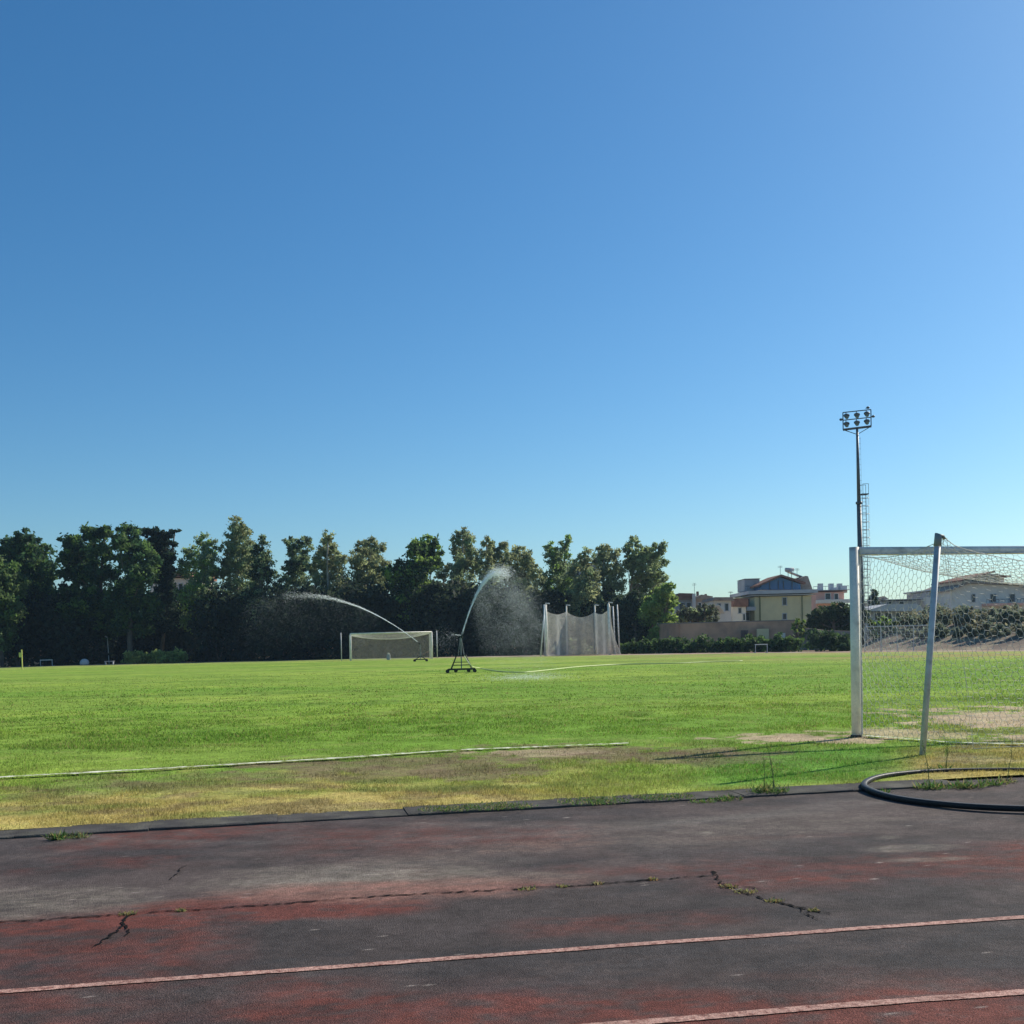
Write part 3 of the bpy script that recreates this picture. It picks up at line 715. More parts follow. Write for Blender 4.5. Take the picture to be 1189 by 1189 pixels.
# pink house
h = House('terraced_house', 'pink house with white balcony and roof terrace railing', 172, 965)
h.part('wall', 'pink', 949, 980, 687, 780, 0, 10)
h.part('roof_slab', 'tile', 946, 982.5, 685.6, 686.9, -.6, 10.4)
h.rail(945, 986, 680, 685.5, .2, 9)
h.part('terrace_floor', 'conc', 944.5, 986.5, 685.0, 685.55, -.8, 9)
h.part('balcony', 'offwhite', 947, 985, 696, 701, -1.6, -.05)
h.part('canopy', 'conc', 979.9, 986, 680, 688, 1, 6)
h.win(958.5, 964, 689, 695.9, fr='offwhite'); h.win(969, 973, 689.5, 695.9, fr='offwhite'); h.win(958.5, 964, 704, 710, fr='offwhite')
mb = MB()
for u in (957.5, 970, 980): a = at(u, 685, 172); MB().box(a.x-.35, a.x+.35, 174, 174.7, a.z, a.z+1.1).build('chimney', M['conc'], h.root)

# low houses left of it
h = House('house', 'low house with reddish hipped roof beside the yellow green tree', 150, 796)
h.part('wall', 'greyw', 786, 804, 695, 780, 0, 8)
h.gable('roof', 'tile', [(783, 696), (783, 693.5), (788, 688.8), (804.2, 689.2), (804.2, 696)], -.6, 8.6)
h.part('end_wall', 'offwhite', 804.4, 806.5, 689.5, 780, -.8, 8.4)
h.win(789, 795, 700, 710); h.win(797.5, 802, 700, 712)
h = House('house', 'squat brown house with two chimneys left of the cream house', 165, 828)
h.part('wall', 'tilepale', 808, 826, 694.5, 780, 0, 9)
h.gable('roof', 'tilepale', [(806.7, 695.5), (806.7, 694), (814, 690.5), (827, 692.5), (827, 695.5)], -.5, 9)
for u, v in ((813, 686), (822.5, 689)): h.part('chimney', 'tile', u-1.1, u+1.1, v, 695, 2, 2.6)
h.win(811, 814, 700, 707); h.win(818, 822, 700, 707)
h.antenna(806.3, 677, 692)
h = House('house', 'pale house with tiled roof behind the brick wall', 140, 838)
h.part('wall', 'offwhite', 830, 849, 697, 780, 0, 8)
h.gable('roof', 'tilepale', [(827, 697.5), (829, 693.6), (850, 693.6), (851.5, 697.5)], -.6, 8.6)
h.win(833.5, 836.5, 701, 709); h.win(842, 845.5, 701, 709)
h.gable('porch_roof', 'offwhite', [(831, 704), (831, 702.5), (838, 711), (838, 712.5)], -2.2, -.1)
h.antenna(848.5, 687, 694)
h = House('house', 'small white house with dark red roof touching the cream house', 146, 858)
h.part('wall', 'offwhite', 851.5, 866, 704, 780, 0, 8)
h.gable('roof', 'tile', [(849.5, 704.5), (853, 694.8), (868, 694.8), (868, 704.5)], -.5, 8.4)
h.win(857.5, 860.5, 706, 712); h.win(863, 865, 713, 720)

# houses behind the near goal
h = House('house', 'wide low pavilion with pale grey roof seen through the near net', 125, 1036)
h.part('wall', 'greyw', 1009, 1066, 709.5, 780, 0, 9)
h.gable('roof', 'conc', [(1004, 710), (1004, 709), (1026, 701.8), (1060, 701.6), (1068, 708), (1068, 710)], -1.2, 10)
for u in (1016, 1028, 1040, 1052): h.win(u, u+7, 711.5, 720)
h = House('house', 'long grey house with terrace behind the pale roofed pavilion', 150, 1050)
h.part('wall', 'greyw', 1024, 1076, 697, 780, 0, 9)
h.part('roof_slab', 'conc', 1022, 1078, 695, 696.9, -.7, 9.6)
h.part('terrace_block', 'offwhite', 1070, 1079, 694, 703, -1.5, -.75)
h.win(1030, 1035, 698.5, 703); h.win(1044, 1049, 698.5, 703)
h.gable('roof_lantern', 'tilepale', [(1028, 694.9), (1033, 691.5), (1038, 694.9)], 2, 5)
h = House('house', 'grey flat roofed house left of the big gabled villa', 158, 1090)
h.part('wall', 'greyw', 1080, 1102, 686.5, 780, 0, 9)
h.part('roof_slab', 'conc', 1076.5, 1104, 684.2, 686.4, -.7, 9.6)
h.win(1084, 1089, 690, 698); h.win(1094, 1098, 690, 698)
h.antenna(1091, 675.5, 684.2); 
h = House('villa', 'big white gabled villa with overlapping brown roofs behind the near net', 152, 1150)
h.gable('wall', 'offwhite', [(1105, 780), (1105, 686), (1124, 677.6), (1182, 680), (1200, 687.5), (1200, 780)], 0, 12)
h.gable('roof', 'tilepale', [(1101, 687), (1101, 685.4), (1124, 675.4), (1182, 677.6), (1206, 687.4), (1206, 689), (1182, 679.4), (1124, 677.2)], -.8, 12.8)
h.gable('upper_wall', 'offwhite', [(1119, 678), (1119, 674.5), (1152, 665.6), (1168, 669.8), (1168, 679)], .5, 9.6)
h.gable('upper_roof', 'tile', [(1113, 675.3), (1113, 673.8), (1152, 663.4), (1152, 665)], -.9, 10)
h.gable('upper_roof', 'tile', [(1152.4, 668.5), (1152.4, 667), (1171, 668.8), (1171, 670.3)], -.9, 10)
h.win(1130, 1138, 671.5, 676, dy=.5); h.win(1143, 1149, 671, 676, dy=.5); h.win(1156, 1162, 672, 676, dy=.5)
h.win(1128, 1132, 690, 699); h.win(1150, 1156, 690, 699); h.win(1172, 1178, 690, 699)
h.part('balcony', 'pink', 1140, 1190, 700, 704, -1.6, -.05)
h.rail(1140, 1190, 695.5, 700, -1.5, 14, 'steel')

# buildings glimpsed through the left trees
h = House('apartment_block', 'flat roofed building glimpsed above the throwing cage trees', 165, 676)
h.part('wall', 'greyw', 655, 694, 655.5, 780, 0, 12); h.part('roof_slab', 'wall_grey', 653, 696, 653.5, 655.4, -.8, 12.6)
for u in (660, 669, 678, 687): h.win(u, u+3.5, 661, 668)
h = House('apartment_block', 'beige house with brown eaves glimpsed right of the spiky cedar', 160, 206)
h.part('wall', 'offwhite', 178, 222, 671, 780, 0, 12); h.part('roof_slab', 'tile', 175, 225, 664, 670.9, -.9, 12.6)
for u in (184, 196, 208): h.win(u, u+4, 678, 688)

# ------------------------------------------------------------------ earth bank behind the near goal
bu = np.linspace(985, 1480, 130); bt = np.linspace(0, 1, 40)
UU, TT = np.meshgrid(bu, bt)
a = (UU-U0)/F_PX; y0 = far_y(a)*1.075
YB = y0 + TT*26; XB = a*YB
prof = sm(0, .55, TT)*(1-.9*sm(.8, 1, TT))*sm(985, 1035, UU)
ZB = -.03 + prof*(1.8 + .8*fbm(XB*.12, YB*.12, 80)) + .35*prof*(fbm(XB*.7, YB*.7, 81)-.5)
tag(grid_mesh('earth_bank', XB, YB, ZB, mat('bank_earth', (.20, .155, .125), .95, .1, .25, .5, .6, 6, col2=(.27, .225, .15), c2scale=.5)), 'brown earth bank beyond the far side of the pitch', 'bank', kind='structure')
def bank_z(x, y):
    a = x/y; u = a*F_PX+U0; yy = float(far_y(np.array([a]))[0])*1.075; t = (y-yy)/26
    x_, y_, u_, t_ = [np.array([q]) for q in (x, y, u, t)]
    pr = sm(0, .55, t_)*(1-.9*sm(.8, 1, t_))*sm(985, 1035, u_)
    return float((-.03 + pr*(1.8+.8*fbm(x_*.12, y_*.12, 80)) + .35*pr*(fbm(x_*.7, y_*.7, 81)-.5))[0])
k = 0
rb = random.Random(33)
ordn = ['first', 'second', 'third', 'fourth', 'fifth', 'sixth', 'seventh', 'eighth', 'ninth', 'tenth']
for row, (t, n, nm) in enumerate(((.26, 10, 'lowest'), (.42, 10, 'middle'), (.62, 10, 'topmost'))):
    for j in range(n):
        u = 1052 + j*(1215-1052)/(n-1) + rb.uniform(-5, 5) + row*3
        a_ = (u-U0)/F_PX; y = float(far_y(np.array([a_]))[0])*1.075 + t*26; x = a_*y; z = bank_z(x, y)
        s = rb.uniform(.7, 1.2)*(.8+.18*row)
        root = thing('shrub', f'grey green shrub on the earth bank, {ordn[j]} from the left in the {nm} row', 'shrub', (x, y, z), 'shrubs on the earth bank')
        V, c = leaf_cloud([(x, y, z+.55*s, .8*s, .75*s, .62*s), (x+.4*s, y, z+.3*s, .6*s, .6*s, .4*s)], .17, 4.6, (.15, .18, .12), .3, 300+k, 1.6, .4, 0, (.21, .20, .12), .2)
        np_mesh('foliage', V, 4, M['leaf'], c, root)
        MB().tube([(x, y, z-.1), (x, y, z+.5*s)], [.05, .02], 5).build('stem', M['bark'], root)
        k += 1
# bush left on the bank and fence of wire panels
tree('bush', 'green bush under the pale roofed pavilion left of the wire fence', 96, 1022, [(1016, 724, 6), (1026, 722, 6), (1036, 727, 6), (1020, 734, 8), (1034, 737, 7)], (.09, .12, .045), LIME, seed=45, cat='bush', group='bushes behind the wall')
fy = 84.0
fr = thing('wire_fence', 'low wire mesh fence with pale top rail behind the near net', 'fence', X(1004, fy))
a = at(1004, 727.5, fy); b = at(1071, 727.5, fy); zt = a.z-.02
mb = MB().tube([(a.x, fy, zt), (b.x, fy-1.5, zt)], .04, 6); mb.build('top_rail', M['alu'], fr)
for k in range(5):
    p = Vector((a.x, fy, 0)).lerp(Vector((b.x, fy-1.5, 0)), k/4)
    MB().tube([(p.x, p.y, -.1), (p.x, p.y, zt)], .035, 6).build('post', M['alu'], fr)
mb = MB()
for k in range(45):
    p = Vector((a.x, fy, 0)).lerp(Vector((b.x, fy-1.5, 0)), (k+.5)/45); mb.tube([(p.x, p.y-.03, .05), (p.x, p.y-.03, zt-.03)], .006, 4, False)
for k in range(11):
    z = .1+k*(zt-.15)/10; mb.tube([(a.x, fy-.045, z), (b.x, fy-1.545, z)], .006, 4, False)
mb.build('mesh_panel', M['alu'], fr)

# ------------------------------------------------------------------ goals
def net_surface(mb, S, nu, nv, r, hexa=True, n=3):
    P = [[Vector(S((i + ((.17 if (i+j) % 2 else -.17) if hexa and 0 < i < nu else 0))/nu, j/nv)) for i in range(nu+1)] for j in range(nv+1)]
    for j in range(nv+1):
        for i in range(nu+1):
            if j < nv: mb.tube([P[j][i], P[j+1][i]], r, n, False)
            if i < nu and ((i+j) % 2 == 1 or not hexa): mb.tube([P[j][i], P[j][i+1]], r, n, False)
AL = R(12)
gd = Vector((math.cos(AL), math.sin(AL), 0)); gnrm = Vector((math.sin(AL), -math.cos(AL), 0))   # gnrm: towards the camera side

def bow(t): return 4*t*(1-t)
# near goal
pL = G(994.5, 857.5); pL.z = 0; pR = pL + gd*7.44
Hb = 2.50
goal = thing('football_goal', 'white football goal with hexagonal net cut by the right edge', 'goal', (pL+pR)/2, 'football goals')
def post(p, name='post'):
    mb = MB(); n = 20; ring = []
    pts = [(p.x, p.y, -.15), (p.x, p.y, Hb+.055)]
    mb.tube(pts, .062, n)
    return mb.build(name, M['white'], goal, True)
for p in (pL, pR):
    o = post(p)
    MB().tube([(p.x, p.y, .0), (p.x, p.y, .05)], .075, 16).build('foot_collar', M['kerb'], o)
    q = p - gnrm*.01 + gd*.086
    MB().tube([(q.x, q.y, .05), (q.x, q.y, Hb-.02)], .016, 8).build('net_rail', M['alu'], o)
a = pL + gd*.062; b = pR - gd*.062
MB().tube([(a.x, a.y, Hb), (b.x, b.y, Hb)], .056, 20).build('crossbar', M['white'], goal, True)
a2 = a + gnrm*.066; b2 = b + gnrm*.066
MB().tube([(a2.x, a2.y, Hb-.04), (b2.x, b2.y, Hb-.04)], .012, 8).build('net_rail', M['alu'], goal)
sB = G(1070, 879); sB.z = 0
sT = at(1089.5, 622, sB.y)
dR = pR - pL
sB2 = sB + gd*7.4; sT2 = sT + gd*7.4 - gd*.5
for q0, q1, sg in ((sB, sT, 1), (sB2, sT2, -1)):
    t0 = Vector((q0.x, q0.y, -.1))
    hk = q1 + gd*.055*sg - Vector((0, 0, .012)); hk2 = hk + gd*.03*sg + Vector((0, 0, -.02))
    st = MB().tube([t0, q1 - (q1-t0)*.02], .035, 14).build('stay_pole', M['alu'], goal, True)
    MB().tube([q1 - (q1-t0)*.045, q1+Vector((0, 0, .01)), hk, hk2], [.042, .042, .024, .012], 10).build('elbow_cap', M['capgrey'], st, True)
tie = sT + gd*.085 - Vector((0, 0, .03)); tie2 = sT2 - gd*.085 - Vector((0, 0, .03))
c0 = pL + gd*.06 + gnrm*.07; c1 = pR - gd*.06 + gnrm*.07
def topback(s):
    p = tie.lerp(tie2, s); p.z -= .36*(1-(2*s-1)**2)**.7; p += -gnrm*.35*bow(s)**.6; return p
def front(s):
    p = c0.lerp(c1, s); p.z = Hb - .045; return p
def side_top(t, left=True):
    s = 0 if left else 1
    a, b = front(s), (tie if left else tie2)
    p = a.lerp(b, t); p.z = a.z - .02 + (b.z-a.z+.02)*t - .10*bow(t)**.9*(1-.2*t); return p
def roof(s, t):
    a, b = front(s), topback(s); p = a.lerp(b, t)
    p.z = a.z*(1-t)+b.z*t - (.12+.24*bow(s)**.5)*bow(t)
    e = min(s, 1-s)/.06
    if e < 1:
        q = side_top(t, s < .5); w = 1-e; p = p.lerp(q, w*w)
    return p
gb = pL + gnrm*2.25
def ground_back(s):
    p = (pL + gd*.35 + gnrm*2.05).lerp(pR - gd*.35 + gnrm*2.05, s); p.z = .03; return p
def back(s, t):
    a, b = ground_back(s), topback(s); p = a.lerp(b, t); p -= gnrm*(-.10)*bow(t)*0; p += Vector((.02*math.sin(s*40+t*5), .03*math.sin(s*23+t*9), 0)); return p
def sidep(left):
    def f(s, t):
        base = (pL if left else pR).lerp(ground_back(0 if left else 1), s); base.z = .03
        tp = side_top(s, left); p = base.lerp(tp, t)
        p += gd*(-.05 if left else .05)*bow(t)*bow(s) + gnrm*.05*math.sin(t*7); return p
    return f
mb = MB()
net_surface(mb, back, 78, 43, .0026); net_surface(mb, roof, 78, 40, .0026)
net_surface(mb, sidep(True), 23, 43, .0026); net_surface(mb, sidep(False), 23, 43, .0026)
for fn in (lambda t: topback(t), lambda t: side_top(t, True), lambda t: side_top(t, False), lambda t: ground_back(t)):
    mb.tube([fn(k/40) for k in range(41)], .0045, 5)
net = mb.build('net', M['net'], goal)

# far goal
fc = (G(407, 767.5) + G(503, 765))/2; fc.z = 0
fL = fc - gd*3.72; fR = fc + gd*3.72; fn_ = -gnrm
g2 = thing('football_goal', 'small distant white goal in front of the dark trees', 'goal', fc, 'football goals')
for p in (fL, fR): MB().tube([(p.x, p.y, -.1), (p.x, p.y, Hb)], .07, 12).build('post', M['white'], g2, True)
MB().tube([(fL.x, fL.y, Hb-.02), (fR.x, fR.y, Hb-.02)], .07, 12).build('crossbar', M['white'], g2, True)
for sgn, p in ((-1, fL), (1, fR)):
    q = p + fn_*1.9 + gd*.75*sgn
    MB().tube([(q.x, q.y, -.1), (q.x, q.y, Hb+.12)], .04, 8).build('stay_pole', M['alu'], g2, True)
def f_front(s): p = fL.lerp(fR, s); p.z = Hb-.1; return p
def f_tb(s): p = (fL+fn_*1.8).lerp(fR+fn_*1.8, s); p.z = Hb-.15-.42*bow(s); return p
def f_gb(s): p = (fL+fn_*2).lerp(fR+fn_*2, s); p.z = .02; return p
def f_side(p0, s0):
    def f(s, t):
        a = p0.lerp(p0+fn_*2, s); a.z = .02; b = f_front(s0).lerp(f_tb(s0), s); return a.lerp(b, t)
    return f
mb = MB()
net_surface(mb, lambda s, t: f_gb(s).lerp(f_tb(s), t), 74, 25, .0052, False)
net_surface(mb, lambda s, t: f_front(s).lerp(f_tb(s), t), 74, 18, .006, False)
net_surface(mb, f_side(fL, 0), 18, 24, .006, False); net_surface(mb, f_side(fR, 1), 18, 24, .006, False)
mb.tube([f_tb(k/24) for k in range(25)], .045, 6)
mb.build('net', M['farnet'], g2)
# small white box behind the far goal mouth
p = at(451, 760, fc.y+1.2); wb = thing('marker_block', 'small white marker block standing inside the far goal', 'marker', (p.x, p.y, 0))
mb = MB().box(p.x-.16, p.x+.16, p.y-.15, p.y+.15, 0, .5); mb.build('block', M['greyw'], wb, bevel=.03)
MB().tube([(p.x, p.y, .5), (p.x, p.y, .66)], .09, 8).build('handle', M['offwhite'], wb)

# ------------------------------------------------------------------ throwing cage
cy = 102.0
cage = thing('throwing_cage', 'tall netted throwing cage with white poles in front of the trees', 'cage', X(672, cy+2))
def cp(u, v, y): return at(u, v, y)
posts = [(635, 760, 633.5, 702, 101.0, .13), (658.5, 760, 657.5, 704, 105.2, .085), (692, 760, 690.5, 704, 105.4, .085), (708, 760, 706.5, 701, 101.3, .13)]
PT = []
for (ub, vb, ut, vt, y, r) in posts:
    b = X(ub, y); t = at(ut, vt, y); PT.append((b, t))
    o = MB().tube([b - Vector((0, 0, .1)), t], [r, r*.8], 10).build('pole', M['white'], cage, True)
    hk = t + Vector((.0, .0, .12)); MB().tube([t, hk, hk + Vector((.35, -.3, -.05))], .05, 6).build('net_arm', M['alu'], o)
for (ub, ut, vt, y) in ((627.5, 632.5, 703, 100.2), (632.5, 631.5, 702, 103.8), (714.5, 711.5, 704, 104), (719.5, 716.5, 702, 103)):
    b = X(ub, y); t = at(ut, vt, y)
    MB().tube([b, t], .06, 8).build('stay', M['alu'], cage, True)
def panel(i, j, flare=0., sag=.7, n1=60, n2=55, drop=.5):
    (b0, t0), (b1, t1) = PT[i], PT[j]
    def f(s, t):
        a = b0.lerp(b1, s); a.z = .03
        c = t0.lerp(t1, s); c.z -= drop + sag*bow(s)
        p = a.lerp(c, t); d = (b1-b0); nn = Vector((-d.y, d.x, 0)).normalized()
        p += nn*(.10*math.sin(s*11+1.3*i)*(1-t*.4) + flare*(1-t)*bow(s)); return p
    return f, n1, n2
nb = MB()
for spec in (panel(0, 1, 0, .35, 60, 56), panel(1, 2, .3, .55, 64, 56), panel(2, 3, 0, .35, 60, 56)):
    net_surface(nb, spec[0], spec[1], spec[2], .0105, False)
# loose gate net hanging outside the right front pole
gb_ = PT[3][0]; gt = PT[3][1]
def gate(s, t):
    a = gb_ + Vector((.1 + .95*s, .4*s, .03)); c = gt + Vector((.08+.12*s, .1*s, -.25))
    p = a.lerp(c, t); p.x -= .28*bow(t)*s; p.y += .1*math.sin(s*12); return p
net_surface(nb, gate, 16, 56, .011, False)
nb.build('net', M['farnet'], cage)

# ------------------------------------------------------------------ floodlight mast
my = 97.0
mast = thing('floodlight_mast', 'tall slim floodlight mast with six lamps behind the near goal', 'floodlight', X(1001, my))
mb_ = X(1001.5, my); mt = at(995.2, 497, my); mh = mt.z
pole_x = lambda z: mb_.x + (mt.x-mb_.x)*z/mh
def mp(z): return Vector((pole_x(z), my, z))
jn = at(997, 584, my).z
MB().tube([mp(-.2), mp(jn)], [.26, .19], 16).build('lower_pole', M['steel'], mast, True)
MB().tube([mp(jn), mp(mh)], [.16, .10], 14).build('upper_pole', M['steel'], mast, True)
MB().tube([mp(jn-.1), mp(jn+.1)], .27, 14).build('joint_flange', M['steel'], mast, True)
fl, frr = at(979, 499, my), at(1011.5, 495, my)
tl, tr_ = at(978.7, 479, my), at(1011.2, 475.5, my)
ml, mr_ = at(978.8, 488, my), at(1011.3, 484.5, my)
mb = MB().tube([fl, frr], .10, 8); mb.build('platform_beam', M['steel'], mast)
mb = MB()
for a, b in ((tl, tr_), (ml, mr_), (fl, tl), (frr, tr_)): mb.tube([a, b], .045, 6)
mb.tube([fl, mp(mh-.55), frr], .035, 6)
mb.build('lamp_frame', M['steel'], mast)
for (u, v) in ((983, 482.5), (995, 481.5), (1006.5, 480), (983, 492), (995, 490.5), (1006.5, 489)):
    p = at(u, v, my-.15); mb = MB()
    mb.sphere(p, .27, .2, .17, 12, 7); mb.tube([p+Vector((0, 0, -.1)), p+Vector((0, -.12, -.2))], [.18, .15], 12)
    lamp = mb.build('lamp', M['steel'], mast, True)
    MB().tube([p+Vector((0, -.121, -.2)), p+Vector((0, -.14, -.215))], .14, 12).build('lens', M['lampglass'], lamp)
    MB().tube([p+Vector((0, .1, 0)), p+Vector((0, .16, .3))], .035, 5).build('bracket', M['steel'], lamp)
for (u, v) in ((976.5, 487.2), (1014, 483.5), (1007.8, 473.3)):
    p = at(u, v, my); mb = MB().sphere(p, .15, .12, .11, 10, 6); mb.tube([p, p+Vector((.2 if u < 980 else -.2, 0, -.06))], .035, 5)
    mb.build('side_lamp', M['steel'], mast, True)
# ladder with safety hoops, rest platform
lz0, lz1 = 2.5, at(1001, 574, my).z
lx = .42
mb = MB()
for dx in (.30, .62):
    mb.tube([mp(lz0)+Vector((dx, 0, 0)), mp(lz1)+Vector((dx, 0, 0))], .022, 5)
z = lz0
while z < lz1: mb.tube([mp(z)+Vector((.30, 0, 0)), mp(z)+Vector((.62, 0, 0))], .016, 4); z += .3
mb.build('ladder', M['steel'], mast)
mb = MB(); z = lz0+1
while z < lz1-.3:
    c = mp(z)+Vector((.46, 0, 0)); mb.tube([c+Vector((.40*math.cos(t), .40*math.sin(t), 0)) for t in np.linspace(-math.pi, math.pi, 13)], .016, 4, False); z += .68
for t in (-1, 0, 1):
    mb.tube([mp(lz0+1)+Vector((.46+.40*math.cos(t), .40*math.sin(t), 0)), mp(lz1)+Vector((.46+.40*math.cos(t), .40*math.sin(t), 0))], .011, 4)
mb.build('safety_cage', M['alu'], mast)
p = mp(lz1); mb = MB().box(p.x+.15, p.x+.75, my-.4, my+.4, lz1-.05, lz1+.03); plat = mb.build('rest_platform', M['steel'], mast)
mb = MB()
for dx in (.25, .73):
    for dy in (-.38, .38): mb.tube([p+Vector((dx, dy, 0)), p+Vector((dx, dy, .85))], .02, 5)
for dy in (-.38, .38): mb.tube([p+Vector((.25, dy, .85)), p+Vector((.73, dy, .85))], .02, 5)
mb.build('guard_rail', M['steel'], plat)
mb = MB(); z = lz1+.3
while z < mh-.8:
    mb.tube([mp(z)+Vector((.05, 0, 0)), mp(z)+Vector((.28, 0, 0))], .012, 4); z += .45
mb.tube([mp(lz1)+Vector((.26, 0, 0)), mp(mh-.8)+Vector((.26, 0, 0))], .007, 4)
mb.build('step_irons', M['steel'], mast)

# ------------------------------------------------------------------ sprinkler carts and water
def cart(loc, nozzle, w, label, low=False):
    root = thing('sprinkler_cart', label, 'sprinkler', loc, 'wheeled sprinkler carts')
    L = Vector(loc); hw = w/2
    if not low:
        mb = MB()
        for dy in (-.35, .35): mb.box(L.x-hw, L.x+hw, L.y+dy-.035, L.y+dy+.035, .13, .20)
        for dx in (-hw*.62, hw*.62): mb.box(L.x+dx-.03, L.x+dx+.03, L.y-.312, L.y+.312, .14, .19)
        mb.build('chassis', M['rust'], root)
        for dx in (-hw, -hw*.45, hw*.5, hw):
            c = L + Vector((dx, -.42 if abs(dx) > hw*.6 else .42, .09))
            wl = MB().tube([c+Vector((0, -.04, 0)), c+Vector((0, .04, 0))], .09, 14).build('wheel', M['black'], root)
            MB().tube([c+Vector((0, -.05, 0)), c+Vector((0, .05, 0))], .04, 8).build('hub', M['rust'], wl)
        mb = MB(); tz_ = .82
        for sx in (-1, 1):
            for sy in (-1, 1): mb.tube([L+Vector((sx*.48, sy*.33, .2)), L+Vector((sx*.22, sy*.14, tz_))], .024, 6)
        for z, x_, y_ in ((.36, .42, .28), (.50, .355, .24), (.82, .22, .14)):
            for sy in (-1, 1): mb.tube([L+Vector((-x_, sy*y_, z)), L+Vector((x_, sy*y_, z))], .016, 5)
            for sx in (-1, 1): mb.tube([L+Vector((sx*x_, -y_, z)), L+Vector((sx*x_, y_, z))], .016, 5)
        mb.build('tower_frame', M['rust'], root)
        mb = MB()
        for sx in (-1, 1):
            for sy in (-1, 1): mb.tube([L+Vector((sx*.14, sy*.1, tz_)), L+Vector((sx*.03, sy*.03, nozzle.z-.12))], .012, 5)
        mb.build('upper_frame', M['palesteel'], root)
    else:
        mb = MB()
        mb.box(L.x-hw, L.x+hw, L.y-.03, L.y+.03, .14, .21); mb.box(L.x-.03, L.x+.03, L.y-.4, L.y-.032, .14, .2)
        mb.tube([L+Vector((-hw*.8, 0, .2)), L+Vector((0, 0, .45)), L+Vector((hw*.8, 0, .2))], .035, 6)
        mb.build('chassis', M['rust'], root)
        for dx in (-hw, hw):
            c = L+Vector((dx, 0, .1)); MB().tube([c+Vector((0, -.05, 0)), c+Vector((0, .05, 0))], .11, 12).build('wheel', M['black'], root)
    MB().tube([L+Vector((0, 0, .16)), Vector((L.x, L.y, nozzle.z-.08))], .026, 8).build('riser_pipe', M['palesteel'], root)
    return root
def jet_head(root, N, d):
    mb = MB(); mb.tube([N-Vector((0, 0, .12)), N-Vector((0, 0, .02))], .05, 8); mb.tube([N-d*.1, N+d*.22], [.05, .025], 8); mb.build('nozzle', M['rust'], root)

def droplets(P, size, stretch=None, gseed=0):
    g = np.random.default_rng(gseed); n = len(P)
    a = g.normal(size=(n, 3)); a /= np.linalg.norm(a, axis=1)[:, None]
    b = g.normal(size=(n, 3)); b -= (b*a).sum(1)[:, None]*a; b /= np.linalg.norm(b, axis=1)[:, None]
    c = np.cross(a, b); s = size[:, None]
    pts = [P + a*s, P + (-a*.33+b*.94)*s, P + (-a*.33-b*.47+c*.82)*s, P + (-a*.33-b*.47-c*.82)*s]
    if stretch is not None: pts[0] = pts[0] + stretch
    tri = [(0, 1, 2), (0, 2, 3), (0, 3, 1), (1, 3, 2)]
    return np.concatenate([np.stack([pts[i] for i in t], 1) for t in tri]).reshape(-1, 3)

def water_jet(label, N, vx, vy, apex_h, n_core, n_mist, tmax, spread, dsz, core_end, seed, fall=1.0, drag=0.0, msz=None):
    """ballistic jet from nozzle N: horizontal reach to the apex (vx,vy) and apex height"""
    g = np.random.default_rng(seed); N = np.array(N)
    def path(t):   # t=1 at apex
        tt = np.where(t > 1, 1+(t-1)*(1-drag*(t-1)), t)
        return N + np.stack([vx*tt, vy*tt, apex_h*(2*t-t*t)], -1)
    t = g.random(n_core)**1.5*core_end
    sg = (.011 + spread*1.25*(t**2.6))[:, None]
    P = path(t) + g.normal(size=(n_core, 3))*sg
    d = path(t+.02)-path(t); d /= np.linalg.norm(d, axis=1)[:, None]
    V = droplets(P, dsz*g.uniform(.6, 1.3, n_core)*(1-.45*np.clip(t, 0, 1)**2), d*g.uniform(.02, .14, n_core)[:, None], seed)
    o = tag(np_mesh('water_jet', V, 3, M['water']), label, 'water jet')
    t = .3 + g.random(n_mist)**.72*(tmax-.3)
    P = path(t); f = g.random(n_mist)**1.45*fall
    P[:, 2] -= f*(P[:, 2]-.05)*np.clip(.45+t*.6, .2, 1)
    P[:, 0] += f*vx*.12
    P += g.normal(size=(n_mist, 3))*(.06+spread*2.6*t**1.3*(.6+f[:, None][:, 0]))[:, None]*np.array([1, 1.3, .9])
    P[:, 2] = np.abs(P[:, 2]-.03)+.03
    cl = fbm(P[:, 0]*1.4, P[:, 2]*1.4, seed, 3)
    P = P[g.random(n_mist) < (.6+.5*sm(.35, .65, cl))*(1-.75*f/max(fall, .01))]
    V = droplets(P, (msz or dsz)*g.uniform(.5, 1.4, len(P))*np.where(g.random(len(P)) < .012, 2.6, 1), None, seed+1)
    m = np_mesh('spray', V, 3, M['water']); m.parent = o; m['kind'] = 'stuff'
    return o

c1p = G(536, 781); c1p.z = 0
N1 = at(536, 738, c1p.y)
k1 = cart(c1p, N1, 1.28, 'tall dark wheeled sprinkler tower standing mid pitch')
ap = at(580, 664, c1p.y+1.2) - N1
jet_head(k1, N1, Vector((ap.x, ap.y, ap.z*2)).normalized())
water_jet('steep white water jet rising from the tall sprinkler tower', N1, ap.x, ap.y, ap.z, 6500, 110000, 1.95, .11, .0105, 1.2, 5, 1.0, .05, .0041)
water_jet('small sideways spray leaving the tall sprinkler tower to the left', N1, -.55, .1, .06, 70, 1500, 2.4, .06, .006, 1.3, 6, .5, 0, .0045)
c2p = G(488.5, 768.3); c2p.z = 0
N2 = at(487, 747, c2p.y)
k2 = cart(c2p, N2, .95, 'low dark sprinkler cart in front of the far goal', True)
ap = at(345, 691.5, c2p.y+2) - N2
jet_head(k2, N2, Vector((ap.x, ap.y, ap.z*2)).normalized())
water_jet('long low water jet arcing left above the far goal', N2, ap.x, ap.y, ap.z, 4600, 30000, 1.42, .13, .0105, 1.1, 8, .7, .1, .0044)

